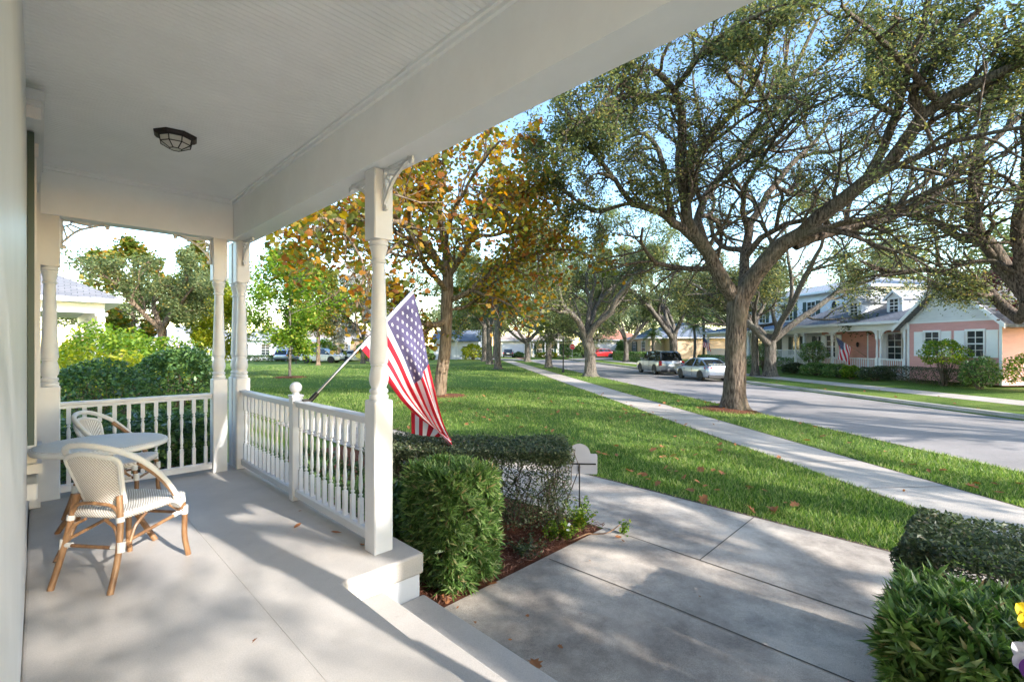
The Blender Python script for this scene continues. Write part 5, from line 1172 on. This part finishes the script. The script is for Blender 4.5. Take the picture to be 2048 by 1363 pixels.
garage(h,.4,3.6,2.3); window(h,5.0,.9,.9,1.5,0,None,(2,2)); 
for x in (6.0,8.6): column(h,x,-.8,0,2.9,.16,sq=True)
hip(h,5.8,9,-1,1,3.10,.9,M['roofred'],.2); window(h,7.3,.9,1.0,1.5,0,'green',(2,2))
h=fhouse('cottage','small white cottage with a blue grey gabled roof right of the sycamore trunk',-11.0,66,6.3,8,2.65,M['wsiding'],M['roofblue'],1.5,g=-2.05,roof='x')
gable(h,.8,3.4,-1.2,1.5,2.65,.9,M['roofblue'],'y',.2,.1,'porch_roof',M['wsiding']); 
for x in (.9,3.3): column(h,x,-1.1,0,2.65,.1,sq=True)
m=MB(); m.box(1.6,2.5,-.04,-.003,0,2.1); m.build('door',M['grey'],h); window(h,4.7,.7,1.3,1.2,0,None,(2,1))
# left side of the park
h=fhouse('garage_house','white and beige house with a grey garage door behind the white suv',-29.2,62,11,9,2.9,M['beige'],M['rooftan'],2.0,g=-2.05)
d=garage(h,1.9,5.6,2.2); d.data.materials[0]=M['grey']; MB().box(.0,1.7,-.9,-.001,0,2.85).build('white_wing',M['white'],h); MB().box(-.2,8.3,-1.3,-.9,2.45,2.9).build('arcade_beam',M['white'],h)
for x in (0.0,5.95,8.1): column(h,x,-1.1,0,2.45,.13,sq=True); arch_bracket(h,x+.12,-1.1,2.449,1,.5)
window(h,7.2,.7,1.0,1.5,0,None,(2,2))
h=fhouse('white_bungalow','white bungalow with a low hedge under its windows left of the young tree',-37.5,62,8.2,9,2.7,M['white'],M['roofwhite'],1.8,g=-2.05)
for x in (2.2,5.0): window(h,x,.8,1.1,1.4,0,None,(2,2))
h=fhouse('long_white_house','long white house with garage behind the grey green tree',-49,60,11,9,2.8,M['white'],M['roofwhite'],1.9,g=-2.05)
garage(h,1.0,5.0,2.2); 
for x in (6.4,8.6,10.7): column(h,x,-1.0,0,2.7,.14,sq=True)
MB().box(6.2,11,-1.2,-.8,2.5,2.8).build('porch_beam',M['white'],h); window(h,9.6,.7,1.0,1.5,0,None,(2,2))
f4=thing('small_flag','pink and blue flag hanging on the long white house','flag',(-41.9,58.9,-2.05+1.9),0)
m=MB(); m.tube([(0,0,0),(.5,-.5,.6)],.014,6); m.build('pole',M['white'],f4); drape(f4,(.48,-.48,.58),(.15,-.15,.2),1.0,3)
h=fhouse('pink_bungalow','pale pink house far left behind the bushes',-58,62,9,9,3.2,M['pink'],M['roofwhite'],1.8,g=-2.05)
# neighbour's porch house: same build as this one, farther along
NH=thing('neighbour_house','white house with a grey roof and porch columns at the far left','house',pw(0,24.8,0),TH)
wall_part(NH,-9,0,1.9,14,-.5,BT+.35,M['wsiding'],.24)
MB().box(-9,1.95,-.1,14,-.5,0).build('porch_floor',M['sidewalk'],NH)
MB().box(-9,1.86,0,.2,BT,BT+.42).box(1.66,1.86,.2,14,BT,BT+.42).build('porch_beam',M['white'],NH)
for (x,y) in ((1.76,.1),(-.6,.1),(-3.6,.1),(-6.6,.1),(1.76,3.5),(1.76,7)): column(NH,x,y,0,BT,.15)
hip(NH,-9,1.9,-.1,14,BT+.55,3.2,M['roofgrey'],.45)
window(NH,-2.2,.8,.9,1.5,1.9,'green',(2,2))
# ================================================================= hedges and bushes by the houses
def wbush(xs,ys,rad,zc,seed,leaf,label,N=1500,L=.12,name='bush',cat='bush',lump=.12,group=None):
    p=sw(xs,ys); return bush(name,label,p.x,p.y,rad,zc,seed,leaf,N,L,.5,cat,.35,lump,group)
fh=H1.matrix_basis
def at1(x,y): p=fh@Vector((x,y,0)); return toS(p.x,p.y)
GB='shrubs in front of the pink house'
for i,(x,y,rad,zc,lf,lab) in enumerate(((11.9,-1.3,(1.0,.9,.75),1.55,'brightleaf','tall bright green shrub in front of the pink wall between its windows'),
    (2.9,-.9,(.85,.8,.8),1.45,'hedgeleaf','dark leafy shrub against the pink house porch railing'),
    (-1.5,-1.5,(1.0,.9,.85),1.35,'hedgeleaf','round dark shrub left of the pink house porch'),
    (1.6,-1.3,(.9,.6,.38),.35,'smallleaf','low grey green shrub left in front of the pink house porch'),
    (3.8,-1.4,(1.1,.7,.45),.4,'hedgeleaf','low green shrub under the pink house porch railing'),
    (5.6,-1.4,(1.0,.7,.45),.4,'hedgeleaf','low green shrub below the small flag'),
    (6.9,-1.7,(.6,.5,.42),.4,'brightleaf','small bright shrub by the pink house porch corner posts'),
    (8.3,-1.5,(1.0,.6,.42),.4,'smallleaf','grey green shrub at the meeting of porch and pink wall'),
    (13.6,-1.4,(.8,.7,.7),.7,'hedgeleaf','shrub at the near corner of the pink house'),
    (15.2,-.8,(1.1,.9,.75),.9,'brightleaf','light green bush past the near corner of the pink house'))):
    a,b=at1(x,y); wbush(a,b,rad,zc,300+i,lf,lab,N=2600,L=.11,group=GB)
p=sw(23.9,21.6); hedge('box_hedge','clipped hedge running under the pink house windows',0,0,2.3,.45,.85,320,'leaf',N=7000,L=.07,asp=.5,leaf='smallleaf',rz=RS,loc=(p.x,p.y,0),group=GB,shell=.2)
p=sw(26.6,41.5); hedge('box_hedge','long dark hedge in front of the white two storey house',0,0,8,.5,.95,321,'leaf',N=9000,L=.13,asp=.5,leaf='hedgeleaf',rz=RS,loc=(p.x,p.y,0),shell=.25)
p=sw(22.6,60); hedge('box_hedge','dark hedge beyond the silver suv',0,0,6,.6,1.2,322,'leaf',N=5000,L=.2,asp=.5,leaf='hedgeleaf',rz=RS,loc=(p.x,p.y,0),shell=.3)
hedge('box_hedge','low clipped hedge in front of the white bungalow',0,0,2.6,.5,.8,323,'leaf',N=3000,L=.2,asp=.5,leaf='hedgeleaf',rz=0,loc=(-31.0,58.5,0),shell=.3)
hedge('box_hedge','small hedge on the far lawn before the long white house',0,0,2.2,.5,.8,324,'leaf',N=2500,L=.2,asp=.5,leaf='hedgeleaf',rz=0,loc=(-39.5,58,0),shell=.3)
for i,(X,Y,rad,zc,lf,lab) in enumerate(((-24.0,60,(1.6,1.2,1.4),1.3,'brightleaf','bright round bush beside the grey garage door'),(-18.2,58,(1.0,.9,1.2),1.2,'brightleaf','green bush behind the end of the white suv'),(9.5,80,(1.6,1.2,1.1),1.1,'hedgeleaf','rounded hedge bush beside the stop sign'),
   (12.2,80,(1.5,1.2,1.3),1.3,'hedgeleaf','dark round bush left of the red car'),(9.3,92,(2.4,2,2.6),2.6,'yellowleaf','glowing yellow green tree top between the two far houses'),(18.2,79,(.7,.7,1.4),1.4,'hedgeleaf','clipped column bush by the pale house'),
   (6.4,85,(2.0,.8,.6),.5,'yellowleaf','low yellow green plants before the cream house'),(1.2,84,(1.0,.7,.6),.5,'hedgeleaf','small dark bush by the black car'),(-5.2,63,(1.5,1.2,1.1),1.0,'yellowleaf','yellow green bush right of the cottage'),(-11,64.2,(.5,.4,.5),.4,'hedgeleaf','small bush at the cottage steps'))):
    bush('bush',lab,X,Y,rad,zc,340+i,lf,1400,.26,.6,lump=.15)
# palms and dark trees behind
def palm(X,Y,H,seed,label,R=2.0):
    r=np.random.RandomState(seed); b=gp(X,Y); t=thing('palm_tree',label,'palm',b,0); m=MB(); m.tube(arc3([(0,0,-.1),(.1,0,H*.5),(.05,.1,H)],6),[.17]*13 if False else .15,10); m.build('trunk',M['greybark'],t,smooth=True)
    Vs=[]; 
    for k in range(20):
        az=k*2.4; e=1.2-1.7*k/20; pts=[]; p=np.array([.05,.1,H]); 
        for s in range(9):
            pts.append(p.copy()); ee=e-1.3*s/9; p=p+np.array([cos(az)*cos(ee),sin(az)*cos(ee),sin(ee)])*R/9
        for s in range(1,9):
            d=pts[s]-pts[s-1]; d/=np.linalg.norm(d); sd=np.cross(d,[0,0,1]); sd/=np.linalg.norm(sd)+1e-9
            for q in range(3):
                c=pts[s-1]+(pts[s]-pts[s-1])*q/3
                for g in (-1,1):
                    tip=c+(sd*g*.75+d*.55+np.array([0,0,-.45]))*.55*(1-.06*s); w=d*.03; Vs+=[c-w,c+w,tip+w*.2,tip-w*.2]
    V=np.array(Vs); np_mesh('fronds',V,np.arange(len(V)).reshape(-1,4),M['palmleaf'],t); return t
palm(21.5,55.5,4.2,1,'dark palm left of the white two storey house',2.6); palm(23.2,57,5.6,2,'taller palm behind the first beside the white two storey house',2.8); palm(18.5,62,3.4,3,'short palm in front of the beige house',2.2); palm(19.2,64,4.6,4,'slim palm beside the short one before the beige house',2.2)

def whiten(o):
    for ch in o.children:
        if ch.type=='MESH':
            for i,mm in enumerate(ch.data.materials):
                if mm==M['white']: ch.data.materials[i]=M['ceilwhite']
        whiten(ch)
for h_ in (H1,H2,NH): whiten(h_)
# ================================================================= CARS
t=NT('silver_car_paint'); t.col((.42,.43,.45,1)); t.set(.28,.7,.5); t.b.inputs['Coat Weight'].default_value=.6; M['silver']=t.m
t=NT('blue_silver_car_paint'); t.col((.36,.41,.50,1)); t.set(.28,.6,.5); t.b.inputs['Coat Weight'].default_value=.6; M['bsilver']=t.m
for nm,c in (('cwhite',(.78,.78,.78)),('cred',(.42,.02,.02)),('cblack',(.012,.013,.016)),('cblue',(.03,.06,.14))):
    t=NT(nm+'_car_paint'); t.col((*c,1)); t.set(.25,0,.5); t.b.inputs['Coat Weight'].default_value=.8; M[nm]=t.m
t=NT('tyre_rubber'); t.col((.02,.02,.02,1)); t.set(.8); M['tyre']=t.m
M['rim']=metal('wheel_rim',(.35,.35,.37),.3,.8); M['drim']=metal('dark_rim',(.05,.05,.055),.35,.6)
t=NT('tail_light'); t.col((.45,.01,.02,1)); t.set(.15); M['tail']=t.m
t=NT('head_light'); t.col((.75,.77,.8,1)); t.set(.1); M['headl']=t.m
t=NT('dark_trim'); t.col((.018,.018,.02,1)); t.set(.6); M['trim']=t.m
t=NT('plate'); t.col((.7,.7,.72,1)); t.set(.4); M['plate']=t.m
def car(name,label,cat,loc,rz,paint,L=4.6,W=1.82,H=1.46,kind='sedan',wb=2.68,wr=.33,rim='drim',roofp=None,group=None):
    """local +y is the front"""
    t=thing(name,label,cat,loc,rz,group); h=L/2; gc=.18; belt=H*(.62 if kind=='sedan' else .60)
    # stations: y, z of deck (body top), half width
    if kind=='sedan':
        st=[(-h,.50,.80,.84),(-h+.06,.36,.98,.92),(-h+.25,.26,1.03,.97),(-h+.75,.22,1.02,1.0),(-h+1.2,.20,.99,1.0),(-.2,.19,.96,1.0),(.7,.19,.94,1.0),(1.05,.20,.93,1.0),(h-.75,.22,.86,.98),(h-.30,.26,.76,.93),(h-.06,.34,.62,.84),(h,.42,.55,.78)]
        gh=[(-h+.42,1.03,.80),(-h+1.15,H-.10,.66),(-h+1.65,H-.015,.64),(-.05,H,.64),(.35,H-.05,.65),(1.22,.945,.80)]
    else:
        b=H*.60; st=[(-h,.50,b-.06,.88),(-h+.05,.34,b,.95),(-h+.25,.27,b+.02,.99),(-h+.8,.25,b+.02,1.0),(-h+1.4,.24,b+.01,1.0),(0,.24,b,1.0),(.8,.24,b-.01,1.0),(1.2,.24,b-.03,1.0),(h-.6,.27,b-.09,.98),(h-.22,.32,b-.16,.94),(h-.05,.38,b-.26,.88),(h,.46,b-.36,.82)]
        gh=[(-h+.06,b+.02,.86),(-h+.34,H-.12,.76),(-h+.6,H-.03,.74),(-.1,H,.74),(.40,H-.05,.73),(1.22,b-.03,.84)]
    hw=W/2; m=MB(); n=14; rings=[]
    for (y,z0,z1,k) in st:
        w=hw*k; rings.append([(-w*.80,y,z0),(-w*.97,y,z0+.05),(-w,y,z0+(z1-z0)*.35),(-w*.995,y,z0+(z1-z0)*.65),(-w*.95,y,z1-.06),(-w*.86,y,z1),(-w*.45,y,z1+.02),(w*.45,y,z1+.02),(w*.86,y,z1),(w*.95,y,z1-.06),(w*.995,y,z0+(z1-z0)*.65),(w,y,z0+(z1-z0)*.35),(w*.97,y,z0+.05),(w*.80,y,z0)])
    vs=[p for r in rings for p in r]; fs=[tuple(range(n)),tuple(range(len(vs)-1,len(vs)-n-1,-1))]
    for r in range(len(rings)-1): fs+=[(r*n+i,(r+1)*n+i,(r+1)*n+(i+1)%n,r*n+(i+1)%n) for i in range(n)]
    m.add(vs,fs); body=m.build('body',M[paint],t,smooth=True)
    # glass house
    m=MB(); vs=[]; 
    zb=[x[1] for x in gh]; bl=lambda y: float(np.interp(y,[s[0] for s in st],[s[2] for s in st]))-.03
    for (y,z,k) in gh: vs+=[(-hw*.90,y,min(bl(y),z)),(-hw*k,y,z),(hw*k,y,z),(hw*.90,y,min(bl(y),z))]
    N=len(gh); fs=[(0,1,2,3),(4*N-1,4*N-2,4*N-3,4*N-4)]
    for r in range(N-1): fs+=[(4*r+i,4*r+4+i,4*r+5+i,4*r+1+i) for i in range(3)]
    m.add(vs,fs); m.build('windows',M['cglass'],t)
    # roof skin and pillars, 1 cm proud
    m=MB(); 
    R=[g for g in gh[1:-1]]; vs=[]
    for (y,z,k) in R: vs+=[(-hw*k-.025,y,z-.05),(-hw*k-.005,y,z+.006),(-hw*k*.6,y,z+.022),(hw*k*.6,y,z+.022),(hw*k+.005,y,z+.006),(hw*k+.025,y,z-.05)]
    for r in range(len(R)-1): m.add([vs[6*r+i] for i in range(6)]+[vs[6*r+6+i] for i in range(6)],[(i,i+6,i+7,i+1) for i in range(5)])
    for s in (-1,1):
        def pil(a,b,w):
            m.tube([a,b],w,4)
        g0_,g1_=gh[0],gh[1]; pil((s*hw*g0_[2],g0_[0],g0_[1]),(s*(hw*g1_[2]),g1_[0],g1_[1]),.05)
        a,b=gh[-1],gh[-2]; pil((s*hw*a[2],a[0],a[1]),(s*hw*b[2],b[0],b[1]),.035)
        for yy in ((-.35,.55) if kind=='sedan' else (-h+1.15,-.15,.7)):
            if yy<gh[-2][0]+.2: pil((s*hw*.905,yy,bl(yy)+.02),(s*(hw*gh[3][2]+.005),yy-.02,float(np.interp(yy,[q[0] for q in gh],[q[1] for q in gh]))-.02),.028)
    m.build('roof',M[roofp or paint],t,smooth=True)
    for (sx,y) in ((-1,-wb/2-.05),(1,-wb/2-.05),(-1,wb/2-.05),(1,wb/2-.05)):
        x=sx*(hw-.11)
        m=MB(); m.lathe([(wr*.60,-.10),(wr*.94,-.105),(wr,-.06),(wr,.06),(wr*.94,.105),(wr*.60,.10)],24); m.v=[(x+z,y+yy,wr+xx) for xx,yy,z in m.v]; w=m.build('wheel',M['tyre'],t,smooth=True)
        m=MB(); m.lathe([(.02,.085),(wr*.15,.09),(wr*.16,.07)],12); m.lathe([(wr*.56,.10),(wr*.62,.104),(wr*.62,.06),(wr*.5,.05)],24,cap=False)
        for k in range(7):
            q=2*pi*k/7; m.tube([(wr*.1*cos(q),wr*.1*sin(q),.085),(wr*.6*cos(q),wr*.6*sin(q),.09)],wr*.07,4)
        m.v=[(x+z*sx,y+yy,wr+xx) for xx,yy,z in m.v]; m.build('rim',M[rim],w)
        m=MB(); a0=.0
        pts=[(sx*(hw*.985),y+(wr+.075)*cos(q),wr+(wr+.075)*sin(q)) for q in np.linspace(-.25,pi+.25,15)]; m.add([(sx*(hw*1.003),y,wr)]+[(sx*hw*1.003,p[1],p[2]) for p in pts],[(0,i,i+1) for i in range(1,15)]); m.build('wheel_arch',M['trim'],t)
    for s in (-1,1):
        m=MB(); 
        if kind=='sedan': m.add([(s*hw*.62,-h-.005,.80),(s*hw*.90,-h+.05,.76),(s*hw*.985,-h+.38,.84),(s*hw*.96,-h+.42,.93),(s*hw*.86,-h+.06,.955),(s*hw*.6,-h+.0,.93)],[(0,1,4,5),(1,2,3,4)])
        else: m.box(s*hw*.90-.10,s*hw*.90+.10,-h-.02,-h+.12,.75,H*.60-.02)
        m.build('tail_light',M['tail'],t)
        m=MB(); m.box(s*hw*.66-.14,s*hw*.66+.14,h-.17,h-.02,.58,.70) if kind=='sedan' else m.box(s*hw*.70-.14,s*hw*.70+.14,h-.12,h+.01,.72,.88); m.build('headlight',M['headl'],t)
        m=MB(); m.box(s*(hw+.10)-.09,s*(hw+.10)+.09,.78,.88,belt+.06,belt+.19); m.box(s*(hw-.04)-.06,s*(hw-.04)+.06,.80,.86,belt+.04,belt+.09); m.build('mirror',M[paint],t)
        m=MB()
        for yy in (-.35,.72): m.box(s*hw*1.0-.006,s*hw*1.0+.006,yy-.006,yy+.006,.32,belt-.08)
        m.build('door_seam',M['trim'],t)
    MB().box(-hw*.85,hw*.85,-h-.03,-h+.10,.26,.42).build('rear_bumper',M['trim'],t); MB().box(-.26,.26,-h-.015,-h+.05,.68,.80).build('number_plate',M['plate'],t)
    MB().box(-hw*.7,hw*.7,h-.08,h+.02,.30,.46).build('grille',M['trim'],t)
    if kind=='sedan':
        m=MB(); m.box(-hw*.80,hw*.80,-h+.05,-h+.22,1.10,1.13); m.box(-hw*.6,-hw*.56,-h+.1,-h+.18,1.0,1.11); m.box(hw*.56,hw*.6,-h+.1,-h+.18,1.0,1.11); m.build('spoiler',M[paint],t)
    else:
        MB().box(-hw*.97,hw*.97,-h-.012,-h+.01,.9,.93).build('rear_trim',M['trim'],t)
    return t
p=sw(16.35,30.2,-2.322); car('parked_car','pale blue silver sedan with dark wheels parked at the far kerb','car',p,TS,'bsilver',4.6,1.80,1.47,'sedan',group='cars parked along the far kerb')
p=sw(16.30,37.1,-2.322); car('parked_car','boxy silver suv parked ahead of the sedan','car',p,TS,'silver',5.0,2.0,1.86,'suv',2.92,.39,'rim',roofp='cblack',group='cars parked along the far kerb')
car('parked_car','white suv parked side on beyond the lawn','car',(-22.0,54.5,-2.04),-pi/2,'cwhite',4.7,1.9,1.72,'suv',2.8,.36,'drim')
car('parked_car','blue grey car half hidden behind the white suv','car',(-24.2,59.0,-2.04),pi,'cblue',4.5,1.8,1.6,'suv',2.7,.34)
car('parked_car','white sedan behind the nose of the white suv','car',(-19.0,58.5,-2.04),-pi/2,'cwhite',4.5,1.8,1.45,'sedan')
car('parked_car','black car seen from behind on the brick driveway','car',(-.7,84,-2.17),0,'cblack',4.5,1.8,1.5,'suv',2.7,.34)
car('parked_car','bright red car parked before the pale house','car',(14.6,77.5,-2.02),pi*.55,'cred',4.4,1.8,1.45,'sedan')
car('parked_car','dark car parked before the long white house','car',(-43.5,57.5,-2.04),-pi/2,'cblack',4.5,1.8,1.45,'sedan')
car('parked_car','grey blue car in front of the white bungalow','car',(-28.5,60.0,-2.04),0,'bsilver',4.4,1.8,1.5,'suv',2.7,.34)
# ================================================================= STREET FURNITURE
lp=gp(4.0,36.7); sl_=thing('street_lamp','black street lamp post standing by the sidewalk between the oaks','street lamp',lp,0)
m=MB(); m.lathe([(.12,0),(.12,.12),(.07,.22),(.05,.5),(.04,3.1),(.06,3.15),(.03,3.2)],14); m.build('post',M['black'],sl_,smooth=True)
m=MB(); m.lathe([(.05,3.18),(.16,3.30),(.20,3.60)],12); m.build('lantern_glass',M['frost'],sl_); m=MB(); m.lathe([(.23,3.60),(.20,3.66),(.10,3.74),(.02,3.80)],12); m.box(.0,.34,-.02,.02,3.66,3.70); m.build('cap',M['black'],sl_)
lp=gp(-23.9,52); l2=thing('lamp_post','thin black post at the far edge of the lawn beside the young tree','post',lp,0); m=MB(); m.lathe([(.07,0),(.05,.2),(.045,2.6)],10); m.build('post',M['black'],l2); m=MB(); m.lathe([(.05,2.6),(.15,2.7),(.17,2.95),(.02,3.08)],10); m.build('lantern',M['black'],l2)
ss=thing('stop_sign','red octagonal stop sign on a grey post at the far junction','sign',gp(8.3,64.6),radians(3))
m=MB(); m.tube([(0,.03,-.1),(0,.03,2.45)],.03,8); m.build('post',M['rim'],ss)
oc=lambda R,z0: [(R*cos(pi/8+k*pi/4),z0+R*sin(pi/8+k*pi/4)) for k in range(8)]
m=MB(); m.slab([(x,-.010,z) for x,z in oc(.40,2.1)],(0,1,0),.012); b=m.build('border',FM[1],ss)
t=NT('sign_red'); t.col((.55,.01,.02,1)); t.set(.4); m=MB(); m.slab([(x,-.014,z) for x,z in oc(.37,2.1)],(0,1,0),.003); m.build('face',t.m,ss)
cu=bpy.data.curves.new('stop_text','FONT'); cu.body='STOP'; cu.size=.30; cu.align_x='CENTER'; cu.align_y='CENTER'; cu.extrude=.001; cu.materials.append(FM[1]); tmp=bpy.data.objects.new('tmp_text',cu); me_=bpy.data.meshes.new_from_object(tmp); bpy.data.objects.remove(tmp); co=bpy.data.objects.new('lettering',me_); C.objects.link(co); co.parent=ss; co.location=(0,-.018,2.1); co.rotation_euler=(pi/2,0,0)
# ================================================================= FALLEN LEAVES
rl=np.random.RandomState(99); protos=[]
def leafmesh(k,big):
    m=MB(); n=5; L_=.5; pts=[]
    out=[(-.5,0),(-.42,.22),(-.18,.20),(-.10,.48),(.10,.26),(.30,.40),(.32,.12),(.55,0),(.32,-.12),(.30,-.40),(.10,-.26),(-.10,-.48),(-.18,-.20),(-.42,-.22)] if big else [(-.5,0),(-.25,.16),(.1,.20),(.35,.10),(.5,0),(.35,-.10),(.1,-.20),(-.25,-.16)]
    c=(0,0,.02); cu_=.25+.5*rl.rand(); tw=rl.normal()*.25
    vs=[c]+[(x,y,.02+cu_*abs(y)**1.3+.25*x*x*cu_+tw*x*y+.04*rl.rand()) for x,y in out]; q=len(out)
    m.add(vs,[(0,i+1,(i+1)%q+1) for i in range(q)]); me=m; return m
for k in range(6):
    o=leafmesh(k,k<4).build('fallen_leaf',M['brownleaf'],smooth='all'); protos.append(o)
used=[False]*6
def put_leaf(x,y,z,s,label,group):
    k=rl.randint(6)
    if not used[k]: o=protos[k]; used[k]=True
    else: o=protos[k].copy(); C.objects.link(o)
    o.location=(x,y,z); o.rotation_euler=(rl.normal()*.3,rl.normal()*.3,rl.rand()*6.28); o.scale=(s,s,s); tag(o,label,'leaf',group)
cnt=0
while cnt<165:
    u=rl.rand()*1300+760; Y=5.6+rl.rand()**1.3*15; X=(u-1024)*Y/F
    if sin(X*1.3+Y*.7)+sin(Y*1.1-X*.5)<-.3+rl.rand()*.9-.6: continue
    if in_walk(np.array([X]),np.array([Y]))[0]: 
        continue
    put_leaf(X,Y,gz(X,Y)+.05,.09+.07*rl.rand(),'dry brown leaf lying on the green lawn','fallen leaves on the lawn'); cnt+=1
for (u,v,h,s) in ((595,1052,1.5,.085),(672,1066,1.5,.09),(724,1090,1.5,.05),(510,1281,1.5,.03),(600,1022,1.5,.03)):
    Y=F*h/(v-HZ); put_leaf((u-1024)*Y/F,Y,-h+.004,s,'brown leaf fallen on the cream porch floor','fallen leaves on the porch floor')
for (u,v,s) in ((890,1195,.10),(985,1165,.10),(1236,1073,.09),(1245,1080,.05),(1070,1325,.11),(915,1210,.03),(950,1240,.03),(1020,1275,.03),(1120,1290,.04),(1055,1228,.03),(1800,1120,.05),(905,1190,.06),(925,1180,.06),(1400,1190,.03),(1180,1120,.03)):
    Y=F*1.94/(v-HZ); X=(u-1024)*Y/F; put_leaf(X,Y,gz(X,Y)+.03,s,'brown leaf fallen on the concrete walk','fallen leaves on the walk')
for i in range(10):
    xs=5.9+rl.rand()*1.2; ys=6+rl.rand()*14; p=sw(xs,ys); put_leaf(p.x,p.y,gz(p.x,p.y)+.02,.09,'brown leaf lying on the sidewalk','fallen leaves on the sidewalk')
for i in range(26):
    xs=17.0+rl.rand()*2.4; ys=10+rl.rand()*16; p=sw(xs,ys); put_leaf(p.x,p.y,gz(p.x,p.y)+.06,.11,'brown leaf by the far kerb of the road','fallen leaves by the far kerb')
